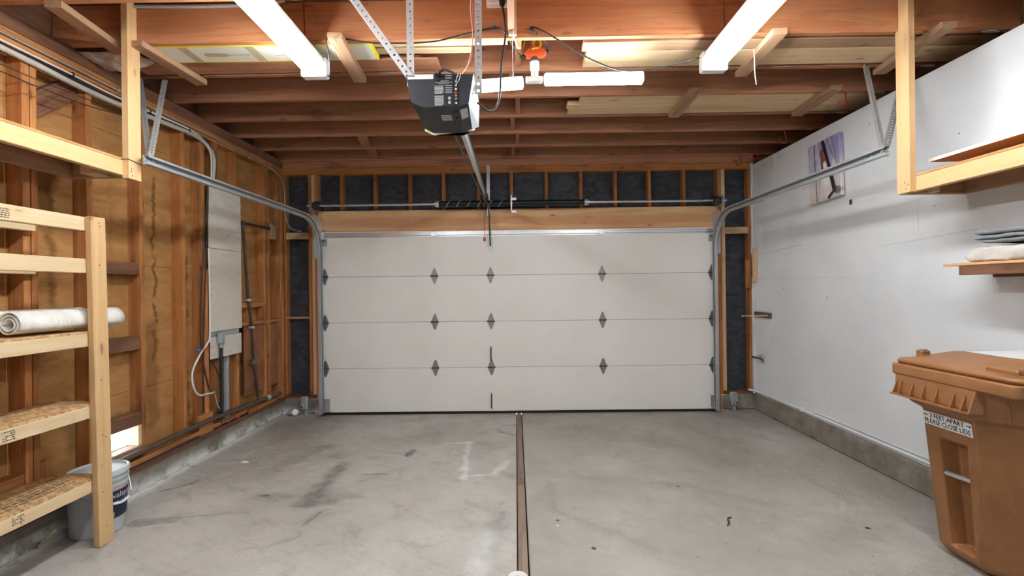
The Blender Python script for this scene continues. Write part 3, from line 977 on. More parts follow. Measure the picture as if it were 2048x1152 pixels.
strap('hanger_strap', (2.245, 2.775, 2.20), (2.43, 3.152, 2.918), .034, 'galv', tr, up=(-.3, -1, .2), angle=-.03, pitch=.026, hole=.005)
strap('hanger_strap', (2.26, 2.79, 2.20), (2.70, 3.152, 2.918), .038, 'galv', tr, up=(-.3, -1, .2), angle=-.03, pitch=.026, hole=.006)

# ================================================================== torsion springs
ts = thing('torsion_spring_assembly', 'steel torsion shaft with two black springs above the door header', 'spring', (0, 5.1, 2.358))
SYY, SZ = 5.105, 2.376
tube('shaft', [(-2.335, SYY, SZ), (2.372, SYY, SZ)], .0127, 'zinc', ts, 14, False)
def spring(x0, x1, stripe):
    prof = []
    n = int((x1 - x0) / .0075)
    for k in range(n * 2 + 1):
        prof.append((.0335 if k % 2 else .0315, k * (x1 - x0) / (2 * n)))
    s = lathe('spring_coil', prof, (x0, SYY, SZ), (1, 0, 0), 'spring_black', ts, 16, 60)
    if stripe:
        pts = []
        tu = (x1 - x0 - .05) / .118
        m = int(tu * 22)
        for k in range(m + 1):
            an = 2 * math.pi * tu * k / m
            pts.append((x0 + .02 + (x1 - x0 - .05) * k / m, SYY - .0322 * math.cos(an), SZ + .0322 * math.sin(an)))
        tube('paint_stripe', pts, .0042, 'spring_stripe', s, 5, False)
spring(-.880, -.045, True); spring(-.022, .815, False)
for x, s in ((-.905, 1), (.840, -1)):
    c = lathe('winding_cone', [(.020, 0), (.024, .012), (.034, .016), (.036, .05), (.031, .06)], (x, SYY, SZ), (s, 0, 0), 'galv', ts, 16)
    tube('set_screw', [(x + s * .008, SYY - .03, SZ), (x + s * .008, SYY - .018, SZ)], .005, 'zinc', c, 6, False)
cp = box('center_bracket', -.040, -.028, SYY - .035, DY - .007, SZ - .085, SZ + .085, 'zinc', ts, .002)
lathe('bearing', [(.030, 0), (.030, .03)], (-.048, SYY, SZ), (1, 0, 0), 'zinc', cp, 18)
for z in (SZ + .06, SZ - .085):
    box('bracket_tab', -.046, .022, DY - .011, DY - .0065, z, z + .03, 'zinc', cp, .001)
for x, s in ((-2.232, 1), (2.263, -1)):
    dr = lathe('cable_drum', [(.014, -.045), (.028, -.04), (.030, -.02), (.044, -.016), (.050, -.01), (.052, .012), (.045, .018), (.045, .030), (.051, .034), (.051, .042), (.02, .046)], (x, SYY, SZ), (s, 0, 0), 'dark_steel', ts, 22)
    box('end_bearing_plate', x - s * .055 - .003, x - s * .055 + .003, SYY - .035, DY - .002, SZ - .06, SZ + .05, 'galv', ts, .001)
    tube('lift_cable', [(x - s * .006, SYY + .044, SZ), (x - s * .02, 5.155, 1.2), (x + s * .0, 5.158, .07)], .0018, 'dark_steel', ts, 5, False)

# ================================================================== opener
op = thing('garage_door_opener', 'black ceiling mounted garage door opener with rail running to the door', 'door opener', (-.34, 2.3, 2.25))
OY = 2.15
V = dict(TL=(-.506, OY, 2.438), TR=(-.186, OY, 2.436), ML=(-.483, OY, 2.306), MR=(-.211, OY, 2.297), IL=(-.429, OY, 2.281), IR=(-.261, OY, 2.283),
         L1=(-.452, 2.33, 2.243), L2=(-.408, 2.33, 2.222), R2=(-.256, 2.33, 2.219), R1=(-.212, 2.33, 2.240),
         BTL=(-.506, 2.50, 2.438), BTR=(-.186, 2.50, 2.436), BL1=(-.470, 2.50, 2.312), BL2=(-.41, 2.50, 2.292), BR2=(-.25, 2.50, 2.290), BR1=(-.19, 2.50, 2.310), SL=(-.495, 2.33, 2.37), SR=(-.184, 2.33, 2.37))
K = list(V); ix = {k: i for i, k in enumerate(K)}
F = [('TL', 'TR', 'MR', 'IR', 'IL', 'ML'), ('ML', 'IL', 'L2', 'L1'), ('IL', 'IR', 'R2', 'L2'), ('IR', 'MR', 'R1', 'R2')]
def faces_mesh(name, faces, mat):
    used = sorted({k for f in faces for k in f})
    return world_mesh(name, [V[k] for k in used], [tuple(used.index(k) for k in f) for f in faces], MATS[mat], op)
faces_mesh('back_plate', F[:1], 'opener_face')
faces_mesh('sloping_cover', F[1:], 'opener_black')
F2 = [('TL', 'ML', 'L1', 'BL1', 'BTL'), ('TR', 'BTR', 'BR1', 'R1', 'MR'), ('TL', 'BTL', 'BTR', 'TR'), ('BTL', 'BL1', 'BL2', 'BR2', 'BR1', 'BTR'), ('L1', 'L2', 'BL2', 'BL1'), ('L2', 'R2', 'BR2', 'BL2'), ('R2', 'R1', 'BR1', 'BR2')]
faces_mesh('steel_chassis', F2, 'galv')
lz = .010
lens = [(-.455, 2.333, 2.243), (-.409, 2.333, 2.220), (-.255, 2.333, 2.217), (-.210, 2.333, 2.240), (-.210, 2.50, 2.305), (-.255, 2.50, 2.286), (-.409, 2.50, 2.288), (-.455, 2.50, 2.307)]
vs = lens + [(x, y_, z - lz) for x, y_, z in lens]
world_mesh('light_lens', vs, [tuple(range(8)), tuple(range(8, 16))] + [(i, (i + 1) % 8, 8 + (i + 1) % 8, 8 + i) for i in range(8)], MATS['lens_cream'], op)
# printed labels on the back face
fy = OY - .0015
pl = box('rating_label', -.498, -.376, fy - .0005, fy + .0012, 2.414, 2.436, 'label_white', op, 0)
box('logo_patch', -.495, -.465, fy - .0012, fy - .0004, 2.426, 2.433, 'ink_black', pl, 0)
lettering('logo_lettering', 'STANLEY', .0068, (-.480, fy - .0016, 2.4295), (1, 0, 0), (0, 0, 1), 'ink_white', pl, .85)
def print_lines(parent, x0, x1, z0, z1, n, mat='ink_white', fill=.55, y_=None, ragged=True):
    y_ = fy - .0012 if y_ is None else y_
    vs, fs = [], []
    for k in range(n):
        zt = z1 - (z1 - z0) * k / n
        h = (z1 - z0) / n * fill
        x = x0
        end = x1 - (random.uniform(0, .2) * (x1 - x0) if ragged and k == n - 1 else 0)
        while x < end - .001:
            w = min(random.uniform(.05, .16) * (x1 - x0), end - x)
            b = len(vs)
            vs += [(x, y_, zt - h), (x + w, y_, zt - h), (x + w, y_, zt), (x, y_, zt)]
            fs.append((b, b + 1, b + 2, b + 3))
            x += w + .02 * (x1 - x0)
    return world_mesh('print_lines', vs, fs, MATS[mat], parent)
cl = box('caution_label', -.374, -.278, fy - .0005, fy + .0012, 2.284, 2.434, 'ink_black', op, 0)
lettering('caution_lettering', 'CAUTION', .0085, (-.324, fy - .0012, 2.4035), (1, 0, 0), (0, 0, 1), 'ink_white', cl)
lettering('caution_lettering', 'DISCONNECT FROM POWER SUPPLY', .0055, (-.326, fy - .0012, 2.396), (1, 0, 0), (0, 0, 1), 'ink_white', cl, .92)
lettering('caution_lettering', 'BEFORE SERVICING', .0055, (-.326, fy - .0012, 2.390), (1, 0, 0), (0, 0, 1), 'ink_white', cl)
print_lines(cl, -.371, -.328, 2.341, 2.381, 7); print_lines(cl, -.371, -.328, 2.286, 2.334, 9)
print_lines(cl, -.320, -.288, 2.342, 2.383, 4, fill=.35); print_lines(cl, -.320, -.290, 2.408, 2.430, 2, fill=.3)
for z in (2.322, 2.302):
    d = lathe('dial', [(.007, 0), (.007, .002), (.004, .003)], (-.301, fy - .0005, z), (0, -1, 0), 'ink_white', cl, 16)
    beam('dial_slot', (-.305, fy - .0042, z + .003), (-.297, fy - .0042, z - .003), .0012, .002, 'ink_black', d, bevel=0)
ts_ = box('terminal_strip', -.276, -.262, fy - .004, fy + .002, 2.290, 2.420, 'ink_black', op, .001)
for k, (z, m) in enumerate(((2.398, 'zinc'), (2.380, 'zinc'), (2.362, 'lens_cream'), (2.345, 'red_plastic'), (2.332, 'orange_plastic'), (2.317, 'glass_grey'), (2.297, 'zinc'))):
    lathe('terminal_screw', [(.005, 0), (.005, .003), (.003, .005)], (-.269, fy - .004, z), (0, -1, 0), m, ts_, 10)
tube('wire', [(-.269, fy - .006, 2.398), (-.262, fy - .02, 2.412), (-.256, fy - .014, 2.43), (-.262, OY + .02, 2.452)], .0014, 'white_cable', op, 5)
tube('wire', [(-.270, fy - .006, 2.380), (-.252, fy - .02, 2.40), (-.246, fy - .014, 2.428), (-.25, OY + .02, 2.45)], .0014, 'white_cable', op, 5)
lathe('grommet', [(.018, 0), (.020, .004), (.014, .007), (.010, .003)], (-.352, fy, 2.424), (0, -1, 0), 'black_rubber', op, 16)
tube('lead_cable', [(-.352, fy - .004, 2.424), (-.345, fy - .022, 2.435), (-.318, fy - .012, 2.450), (-.285, OY + .02, 2.452), (-.262, OY + .05, 2.445)], .006, 'black_cable', op, 8)
# marks on the sloping cover
sl = Vector((0, .18, -.061)).normalized(); nn = Vector((0, -.061, -.18)).normalized()
def on_slope(x, d):
    return Vector((x, OY, 2.2815)) + sl * d + nn * .0012
vs = []; fs = []
for r in range(3):
    for k in range(7):
        a, b = -.350 + k * .0072 + r * .001, -.3445 + k * .0072 + r * .001
        q = len(vs)
        vs += [on_slope(a, .055 + r * .014), on_slope(b, .055 + r * .014), on_slope(b, .066 + r * .014), on_slope(a, .066 + r * .014)]
        fs.append((q, q + 1, q + 2, q + 3))
world_mesh('vent_print', vs, fs, MATS['ink_white'], op)
for d in (.035, .075):
    lathe('cover_socket', [(.008, 0), (.008, .002), (.005, .003)], on_slope(-.275, d), tuple(nn), 'ink_black', op, 12)
# small silver sticker on the right facet
a, b, c_, d_ = (Vector(V[k]) for k in ('IR', 'MR', 'R1', 'R2'))
fn = (b - a).cross(d_ - a).normalized()
if fn.y > 0: fn = -fn
bil = lambda u, v: a.lerp(b, u).lerp(d_.lerp(c_, u), v) + fn * .0018
world_mesh('serial_sticker', [bil(.12, .12), bil(.82, .12), bil(.82, .48), bil(.12, .48)], [(0, 1, 2, 3)], MATS['label_silver'], op)
# rail, chain, trolley, arm
R0, R1 = Vector((-.283, 2.50, 2.291)), Vector((-.322, 5.02, 2.452))
beam('rail', R0, R1, .024, .032, 'galv', op, bevel=.004)
beam('rail_flange', R0 + Vector((0, 0, .018)), R1 + Vector((0, 0, .018)), .040, .004, 'galv', op, bevel=.001)
for dx, dz in ((-.045, -.01),):
    tube('chain', [R0 + Vector((dx, .02, dz)), (R0 + R1) / 2 + Vector((dx * .9, 0, dz - .006)), R1 + Vector((-.03, -.05, dz - .006))], .006, 'dark_steel', op, 6)
tube('chain', [R0 + Vector((.030, .02, -.004)), R1 + Vector((.020, -.05, -.004))], .0035, 'dark_steel', op, 6, False)
tro = box('trolley', -.342, -.300, 4.90, 5.02, 2.395, 2.442, 'dark_steel', op, .004)
box('pulley_bracket', -.345, -.295, 5.02, 5.205, 2.425, 2.475, 'dark_steel', op, .003)
tube('door_arm', [(-.322, 4.94, 2.40), (-.296, 5.03, 2.34), (-.283, 5.065, 2.25), (-.281, 5.085, 2.10), (-.279, DF - .03, 1.90)], .009, 'dark_steel', op, 8)
tube('release_cord', [(-.322, 4.92, 2.40), (-.326, 4.905, 2.38), (-.327, 4.90, 2.20), (-.327, 4.90, 1.975)], .0028, 'red_plastic', op, 6)
box('release_handle', -.341, -.313, 4.893, 4.907, 1.930, 1.972, 'red_plastic', op, .005)
strap('wall_bracket', (-.298, 5.20, 2.25), (-.296, 5.20, 2.80), .036, 'galv', op, up=(0, -1, 0), angle=.03, pitch=.030, hole=.004)
box('bracket_spacer', -.316, -.28, 5.203, DY - .002, 2.765, 2.83, 'galv', op, .001)
box('bracket_spacer', -.316, -.28, 5.203, DY - .008, 2.25, 2.32, 'galv', op, .001)
# perforated angle hangers
strap('hanger_strap', (-.480, 2.17, 2.42), (-.905, 2.20, 3.03), .034, 'galv', op, up=(0, -1, 0), angle=.02, pitch=.033, hole=.0062)
strap('hanger_strap', (-.492, 2.185, 2.40), (-.492, 2.185, 3.15), .034, 'galv', op, up=(0, -1, 0), angle=.02, pitch=.033, hole=.0062)
strap('hanger_strap', (-.172, 2.255, 2.385), (-.166, 2.255, 3.15), .036, 'galv', op, up=(0, -1, 0), angle=.012, pitch=.033, hole=.0062)

# ================================================================== lamps
def strip_light(x, label):
    t = thing('strip_light', label, 'fluorescent light', (x, 1.65, 2.80), 'twin tube strip lights')
    y0, y1 = .45, 2.87
    box('channel', x - .062, x + .062, y0 + .02, y1 - .02, 2.842, 2.882, 'white_enamel', t, .004)
    vs = []
    sec = [(-.080, 2.838), (-.020, 2.812), (.020, 2.812), (.080, 2.838), (.080, 2.842), (-.080, 2.842)]
    vs = [(x + a, y0 + .03, z) for a, z in sec] + [(x + a, y1 - .03, z) for a, z in sec]
    world_mesh('reflector', vs, [tuple(range(6)), tuple(range(6, 12))] + [(i, (i + 1) % 6, 6 + (i + 1) % 6, 6 + i) for i in range(6)], MATS['white_enamel'], t)
    for yy in (y0, y1):
        c = box('end_cap', x - .080, x + .080, yy - .032, yy + .032, 2.764, 2.884, 'white_enamel', t, .008)
    for s in (-1, 1):
        tube('lamp_tube', [(x + s * .050, y0 + .032, 2.806), (x + s * .050, y1 - .032, 2.806)], .0165, 'tube_lit', t, 12, False)
    for yy in (.7, 2.72):
        tube('hanging_wire', [(x, yy, 2.88), (x + .005, yy, 2.95), (x, yy + .002, 3.15)], .0015, 'nail_dark', t, 5, False)
    return t
strip_light(-1.250, 'lit twin tube strip light hanging nearer the open stud wall')
strip_light(1.262, 'lit twin tube strip light hanging nearer the white wall')

sl_ = thing('led_shop_light', 'bright two winged LED light hanging below an orange plug adapter', 'LED light', (.14, 2.95, 2.75))
LY = 2.95
lathe('lamp_neck', [(.020, 0), (.024, .012), (.024, .05), (.030, .052), (.030, .10), (.018, .104)], (.142, LY, 2.782), (0, 0, 1), 'white_plastic', sl_, 20)
box('hinge_yoke', .082, .192, LY - .028, LY + .028, 2.752, 2.783, 'white_plastic', sl_, .005)
def wing(x0, x1, z0, z1, h):
    p0, p1 = Vector((x0, LY, z0)), Vector((x1, LY, z1))
    b = beam('led_wing', p0, p1, .045, h, 'white_plastic', sl_, bevel=.008)
    beam('led_diffuser', p0 + Vector((.008 if x1 > x0 else -.008, -.024, 0)), p1 + Vector((-.008 if x1 > x0 else .008, -.024, 0)), .008, h * .9, 'led_lit', sl_, bevel=.003)
    beam('led_diffuser', p0 + Vector((.008 if x1 > x0 else -.008, 0, -h / 2)), p1 + Vector((-.008 if x1 > x0 else .008, 0, -h / 2)), .036, .006, 'led_lit', sl_, bevel=.002)
wing(.200, .845, 2.770, 2.770, .064)
wing(.070, -.52, 2.752, 2.714, .066)

ad = thing('plug_adapter', 'orange three way plug adapter above the LED light', 'plug adapter', (.14, 2.95, 2.90))
ph = [(-.068, .0), (-.05, .022), (-.02, .040), (.02, .042), (.055, .030), (.078, .006), (.060, -.016), (.025, -.020), (-.02, -.026), (-.05, -.026)]
prism('adapter_body', ph, lambda a, b: (.142 + a, 2.932, 2.935 + b), (0, .036, 0), 'orange_plastic', ad)
lathe('lamp_socket', [(.024, 0), (.026, .006), (.022, .026), (.016, .03)], (.142, 2.95, 2.886), (0, 0, 1), 'dark_steel', ad, 16)
box('socket_stem', .122, .148, 2.936, 2.962, 2.965, 3.155, 'orange_plastic', ad, .004)
yc = [(.135, 2.955, 3.02), (.165, 2.93, 3.03), (.185, 2.935, 2.99), (.165, 2.945, 2.955), (.135, 2.94, 2.985), (.15, 2.93, 3.035), (.178, 2.94, 3.01), (.170, 2.935, 2.97), (.14, 2.93, 2.965), (.10, 2.95, 2.945), (.075, 2.955, 2.93), (.06, 2.96, 2.95), (.085, 2.96, 3.05), (.09, 2.96, 3.15)]
tag(tube('extension_cord', yc, .0055, 'yellow_cable', None, 7), 'yellow cord coiled above the orange plug adapter', 'cord')

ob = thing('outlet_box', 'white outlet box on the front beam with a black plug in it', 'outlet', (-.085, 2.70, 3.10))
box('box_body', -.150, -.020, 2.672, 2.720, 3.094, 3.154, 'white_plastic', ob, .004)
for x in (-.112,):
    d = lathe('receptacle', [(.017, 0), (.017, .003)], (x, 2.672, 3.116), (0, -1, 0), 'white_enamel', ob, 18)
    for dx in (-.006, .006):
        box('slot', x + dx - .0012, x + dx + .0012, 2.668, 2.6695, 3.114, 3.122, 'ink_black', d, 0)
box('cover_screw', -.088, -.082, 2.670, 2.673, 3.112, 3.118, 'zinc', ob, 0)

pc = thing('opener_cord', 'black power cord looping from the outlet down to the opener', 'cord', (-.06, 2.6, 2.5))
lathe('plug', [(.016, 0), (.018, .02), (.016, .042), (.008, .055)], (-.057, 2.655, 3.112), (0, -.25, -1), 'black_rubber', pc, 14)
tube('cord', [(-.056, 2.64, 3.06), (-.046, 2.62, 2.99), (-.038, 2.60, 2.90), (-.042, 2.58, 2.829), (-.062, 2.5, 2.648), (-.069, 2.42, 2.463), (-.086, 2.4, 2.383), (-.126, 2.36, 2.342), (-.182, 2.32, 2.37)], .0055, 'black_cable', pc, 8)
lc = thing('lamp_cord', 'dark lamp cord stapled along the beam to the light by the stud wall', 'cord', (-.5, 2.69, 2.9))
tube('cord', [(-1.19, 2.88, 2.80), (-1.15, 2.85, 2.77), (-1.113, 2.75, 2.848), (-1.108, 2.70, 2.90), (-1.088, 2.706, 2.938), (-.993, 2.70, 2.916), (-.815, 2.70, 2.89), (-.488, 2.70, 2.89), (-.28, 2.70, 2.934), (-.108, 2.705, 2.97), (-.044, 2.69, 2.935), (.009, 2.85, 2.928), (.060, 2.95, 2.922)], .0045, 'black_cable', lc, 7)
lathe('plug', [(.006, 0), (.012, .012), (.013, .035), (.010, .04)], (.046, 2.95, 2.918), (1, 0, .15), 'black_rubber', lc, 12)
for p in ((-1.09, 2.712, 2.942), (-.108, 2.712, 2.976)):
    box('cable_clip', p[0] - .010, p[0] + .010, p[1] - .012, p[1] + .010, p[2] - .008, p[2] + .010, 'blue_plastic', lc, .003)
rc = thing('lamp_cord', 'dark lamp cord drooping from the adapter to the light by the white wall', 'cord', (.6, 2.75, 2.85))
tube('cord', [(.212, 2.95, 2.946), (.232, 2.93, 2.962), (.196, 2.82, 2.956), (.132, 2.70, 2.938), (.120, 2.70, 2.966), (.17, 2.70, 2.951), (.284, 2.72, 2.894), (.476, 2.8, 2.824), (.668, 2.84, 2.772), (.861, 2.86, 2.785), (1.049, 2.87, 2.826), (1.19, 2.885, 2.865)], .0045, 'black_cable', rc, 7)
lathe('plug', [(.006, 0), (.012, .012), (.013, .035), (.010, .04)], (.236, 2.95, 2.95), (-1, 0, -.1), 'black_rubber', rc, 12)
box('cable_clip', .107, .127, 2.702, 2.722, 2.960, 2.978, 'blue_plastic', rc, .003)
pw = thing('low_voltage_wire', 'thin white wire hanging down past the LED light', 'wire', (0, 2.8, 2.9))
tube('wire', [(.004, 2.695, 3.15), (.010, 2.692, 3.02), (.006, 2.694, 2.93), (.03, 2.80, 2.905), (.05, 2.86, 2.93)], .004, 'white_cable', pw, 6)
tube('wire', [(.002, 2.70, 2.92), (.0, 2.8, 2.90), (.001, 2.9, 2.78), (.001, 2.93, 2.69)], .0012, 'white_cable', pw, 5)
bw = thing('sensor_wire', 'thin pale sensor wires running up beside the opener strap', 'wire', (-.2, 2.25, 2.6))
tube('wire', [(-.246, 2.19, 2.452), (-.215, 2.21, 2.52), (-.196, 2.235, 2.65), (-.205, 2.235, 2.80), (-.198, 2.235, 2.92), (-.24, 2.24, 3.15)], .0017, 'white_cable', bw, 5)
tube('wire', [(-.250, 2.19, 2.452), (-.200, 2.225, 2.56), (-.194, 2.235, 2.75), (-.200, 2.235, 2.95), (-.215, 2.24, 3.15)], .0017, 'orange_plastic', bw, 5)

# ================================================================== lumber and boxes stored above the cleats
G1 = 'lumber laid over the ceiling cleats'
def board(x0, x1, y0, y1, z0, z1, mat, label, name='stored_board', cat='board'):
    return tag(box(name, x0, x1, y0, y1, z0, z1, mat, None, .003), label, cat, G1)
ZB = ZC + .0005
board(.475, 2.96, 2.905, 3.11, ZB, ZB + .036, 'lumber', 'wide pale board in the front stack by the white wall')
board(.440, 2.96, 2.790, 2.902, ZB, ZB + .036, 'cut', 'brown board at the near edge of the front stack by the white wall')
board(.66, 2.93, 2.775, 2.86, ZB + .037, ZB + .058, 'joist', 'thin reddish board on top of the front stack by the white wall')
board(.53, 2.93, 2.90, 3.10, ZB + .037, ZB + .074, 'lumber', 'upper pale plank lying on the wide board by the white wall')
board(1.05, 2.95, 2.872, 2.898, ZB + .037, ZB + .075, 'cut', 'narrow brown stick on edge between the boards of the front stack')
bb_ = board(.64, 1.02, 2.775, 2.84, ZB + .0585, ZB + .078, 'white_enamel', 'short white painted strip on top of the front stack')
board(.468, 2.96, 3.835, 3.955, ZB, ZB + .032, 'lumber', 'pale board at the far edge of the rear stack by the white wall')
board(.447, 2.96, 3.735, 3.832, ZB, ZB + .032, 'lumber', 'middle pale board of the rear stack by the white wall')
board(.535, 2.96, 3.600, 3.732, ZB, ZB + .036, 'lumber', 'pale board at the near edge of the rear stack by the white wall')
board(.60, 2.93, 3.62, 3.76, ZB + .037, ZB + .072, 'pale', 'top pale plank on the rear stack by the white wall')
board(-2.52, -.490, 2.962, 3.120, ZB, ZB + .016, 'joist', 'long thin brown plank beneath the white carton by the stud wall')
board(-2.50, -.60, 2.97, 3.11, ZB + .017, ZB + .034, 'dark', 'dark upper plank lying on the long thin brown plank')
board(-1.55, -.268, 2.890, 2.962, ZB + .035, ZB + .068, 'pale', 'pale board end poking out past the white carton')
board(-1.20, -.03, 2.800, 2.862, ZB + .030, ZB + .048, 'pale', 'thin pale strip lying over the white carton')
bx = thing('flat_carton', 'flat white carton with yellow edges lying on the ceiling cleats', 'box', (-1.5, 2.85, ZB), None)
zb = ZB
box('carton_body', -2.215, -.872, 2.770, 2.955, zb, zb + .028, 'box_white', bx, .002)
box('yellow_edge', -2.215, -.872, 2.762, 2.776, zb - .0006, zb + .0285, 'box_yellow', bx, .001)
box('yellow_edge', -2.215, -.872, 2.949, 2.958, zb - .0006, zb + .0285, 'box_yellow', bx, .001)
box('yellow_edge', -.882, -.868, 2.762, 2.958, zb - .0007, zb + .029, 'box_yellow', bx, .001)
for x in (-2.03, -1.62):
    box('packing_tape', x - .028, x + .028, 2.776, 2.949, zb - .0008, zb - .0001, 'tape_brown', bx, 0)
for x in (-1.87,):
    pts = [(x + .045 * math.cos(a) + (.035 if math.cos(a) > 0 else -.035), 2.865 + .022 * math.sin(a), zb - .0010) for a in [k * math.pi / 8 for k in range(16)]]
    world_mesh('hand_hole', pts, [tuple(range(16))], MATS['tape_brown'], bx)
vs, fs = [], []
for (a, b, c_) in ((-1.80, -1.66, 2.87), (-1.45, -1.40, 2.86), (-1.50, -1.42, 2.88), (-1.28, -1.14, 2.865)):
    q = len(vs)
    vs += [(a, c_ - .002, zb - .0009), (b, c_ - .002, zb - .0009), (b, c_ + .002, zb - .0009), (a, c_ + .002, zb - .0009)]
    fs.append((q, q + 1, q + 2, q + 3))
world_mesh('carton_print', vs, fs, MATS['ink_grey'], bx)

tag(tube('flex_conduit', [(-2.3, 2.705, 3.135), (-1.9, 2.705, 3.128), (-1.6, 2.705, 3.132), (-1.35, 2.70, 3.15)], .011, 'galv', None, 8), 'flexible metal conduit along the top of the front beam', 'conduit')
# crumpled plastic film over the cleat by the stud wall
def sheet(name, x0, x1, y0, y1, z, amp, mat, nx=26, ny=12, seed=0.0, drop=0.0):
    vs, fs = [], []
    for j in range(ny + 1):
        for i in range(nx + 1):
            u, v = i / nx, j / ny
            x, yy = x0 + (x1 - x0) * u, y0 + (y1 - y0) * v
            n = mnoise.noise(Vector((x * 9 + seed, yy * 9, seed))) * .6 + mnoise.noise(Vector((x * 23, yy * 23 + seed, 3.1))) * .4
            vs.append((x + .01 * n, yy + .012 * mnoise.noise(Vector((x * 11, seed, yy * 6))), z + amp * n - drop * math.sin(math.pi * u) * v))
    for j in range(ny):
        for i in range(nx):
            a = j * (nx + 1) + i
            fs.append((a, a + 1, a + nx + 2, a + nx + 1))
    o = world_mesh(name, vs, fs, MATS[mat], None, True)
    return o
tag(sheet('plastic_sheet', -2.72, -2.31, 2.775, 2.93, 2.905, .024, 'plastic_film', seed=2.0, drop=.05), 'crumpled clear plastic film tucked between the joists above the stud wall', 'plastic film')
tag(sheet('plastic_sheet', -.86, -.36, 2.868, 2.885, 2.965, .012, 'plastic_film', 20, 4, 7.0), 'strip of clear plastic film beside the pale board end', 'plastic film')

# red vinyl hooks screwed into the joists
def hook(x, y_, label, s=1.0, flip=1):
    t = thing('utility_hook', label, 'hook', (x, y_, ZC), 'red vinyl hooks in the joists')
    z = ZC
    pts = [(x, y_, z + .01), (x, y_, z - .03), (x + flip * .006, y_, z - .055)]
    for k in range(9):
        a = math.radians(20 - 200 * k / 8)
        pts.append((x - flip * .018 + flip * .030 * math.cos(a), y_, z - .085 * s + .030 * math.sin(a)))
    pts.append((x - flip * .050, y_, z - .072))
    tube('hook_wire', pts, .0048, 'red_vinyl', t, 8)
    lathe('screw_collar', [(.007, 0), (.007, .01)], (x, y_, z - .012), (0, 0, 1), 'red_vinyl', t, 10)
hook(2.60, 3.578, 'red hook hanging by the rear lumber stack')
hook(2.62, 4.415, 'red hook under the joist above the canvas print')
hook(2.60, 5.25, 'red hook in the far corner, nearer the door')
hook(2.66, 5.00, 'red hook in the far corner, nearer the white wall')
tag(tube('pull_string', [(1.53, 2.90, 2.955), (1.532, 2.895, 2.85), (1.536, 2.90, 2.77), (1.545, 2.90, 2.695)], .003, 'white_cable', None, 6), 'white pull string dangling beside the strip light near the white wall', 'string')

# ================================================================== shelving by the stud wall
PX0, PX1 = -2.373, -2.335
def stamp(parent, x, y0, z0, w, h, n=5, face=1):
    """smudged grade stamp printed on the face of a stick"""
    vs, fs = [], []
    for k in range(n):
        zz = z0 + h * k / n
        yy = y0
        while yy < y0 + w:
            l = random.uniform(.004, .014)
            l = min(l, y0 + w - yy)
            if random.random() < .8:
                q = len(vs)
                vs += [(x, yy, zz), (x, yy + l, zz), (x, yy + l, zz + h / n * .55), (x, yy, zz + h / n * .55)]
                fs.append((q, q + 1, q + 2, q + 3))
            yy += l + .003
    world_mesh('grade_stamp', vs, fs, MATS['ink_grey'], parent)
def nail(parent, p, axis, r=.0035):
    lathe('nail_head', [(r, 0), (r * .9, .0012)], p, axis, 'nail_dark', parent, 8)

sh = thing('shelving_unit', 'rough pine shelving of upright and rails against the stud wall', 'shelf', (-2.5, 1.5, 0))
LEAN = -.028 / 1.85
po = beam('upright', ((PX0 + PX1) / 2 + .002, 2.5665, 0.0004), ((PX0 + PX1) / 2 + LEAN * 1.852, 2.5665, 1.852), .0905, .038, 'pine', sh, up=(1, 0, 0), bevel=.004)
for z in (1.82, 1.80, .93, .62, .605, .30, .10, 1.58, .45):
    nail(po, (PX1 + .001 + LEAN * z, 2.545 + .03 * random.random(), z), (1, 0, 0))
beam('upright', ((PX0 + PX1) / 2 + .002, .345, 0.0004), ((PX0 + PX1) / 2 + LEAN * 1.852, .345, 1.852), .0905, .038, 'pine', sh, up=(1, 0, 0), bevel=.004)
box('rear_upright', -2.677, -2.640, .30, .39, .165, 1.852, 'pine', sh, .004)
LV = {1: (1.770, 1.848), 2: (1.534, 1.614), 3: (1.123, 1.196), 4: (.722, .790), 5: (.308, .374)}
for k, (z0, z1) in LV.items():
    dl = LEAN * (z0 + z1) / 2
    r = box('front_rail', PX0 - .0385 + dl, PX0 - .0005 + dl, .20, 2.60, z0, z1, 'pale', sh, .003)
    if k in (1, 4, 5):
        stamp(r, PX0 + dl + .0003, 2.09 if k != 5 else 2.12, z0 + .012, .055, .05)
    box('back_rail', -2.677, -2.640, .20, 2.49 if k in (1, 2) else 2.60, z0 - .005, z1 - .005, 'pale', sh, .003)
    if k >= 3:
        d = box('strand_board_deck', -2.674, PX0 - .002 + dl, .20, 2.602, z1 + .0005, z1 + .0115, 'strand_board', sh, .001)
        if k == 5:
            vs, fs = [], []
            for row in range(4):
                x = -2.44 - row * .035
                yy = 2.05
                while yy < 2.50:
                    l = random.uniform(.008, .05)
                    q = len(vs)
                    h = .018 if row == 1 else .010
                    vs += [(x, yy, z1 + .0119), (x, yy + l, z1 + .0119), (x - h, yy + l, z1 + .0119), (x - h, yy, z1 + .0119)]
                    fs.append((q, q + 1, q + 2, q + 3))
                    yy += l + .008
            world_mesh('stencil_print', vs, fs, MATS['ink_grey'], d)['kind'] = 'stuff'
for z0, z1 in LV.values():
    box('cross_rail', -2.639, PX0 - .041 + LEAN * z1, .25, .288, z0, z1, 'pale', sh, .003)

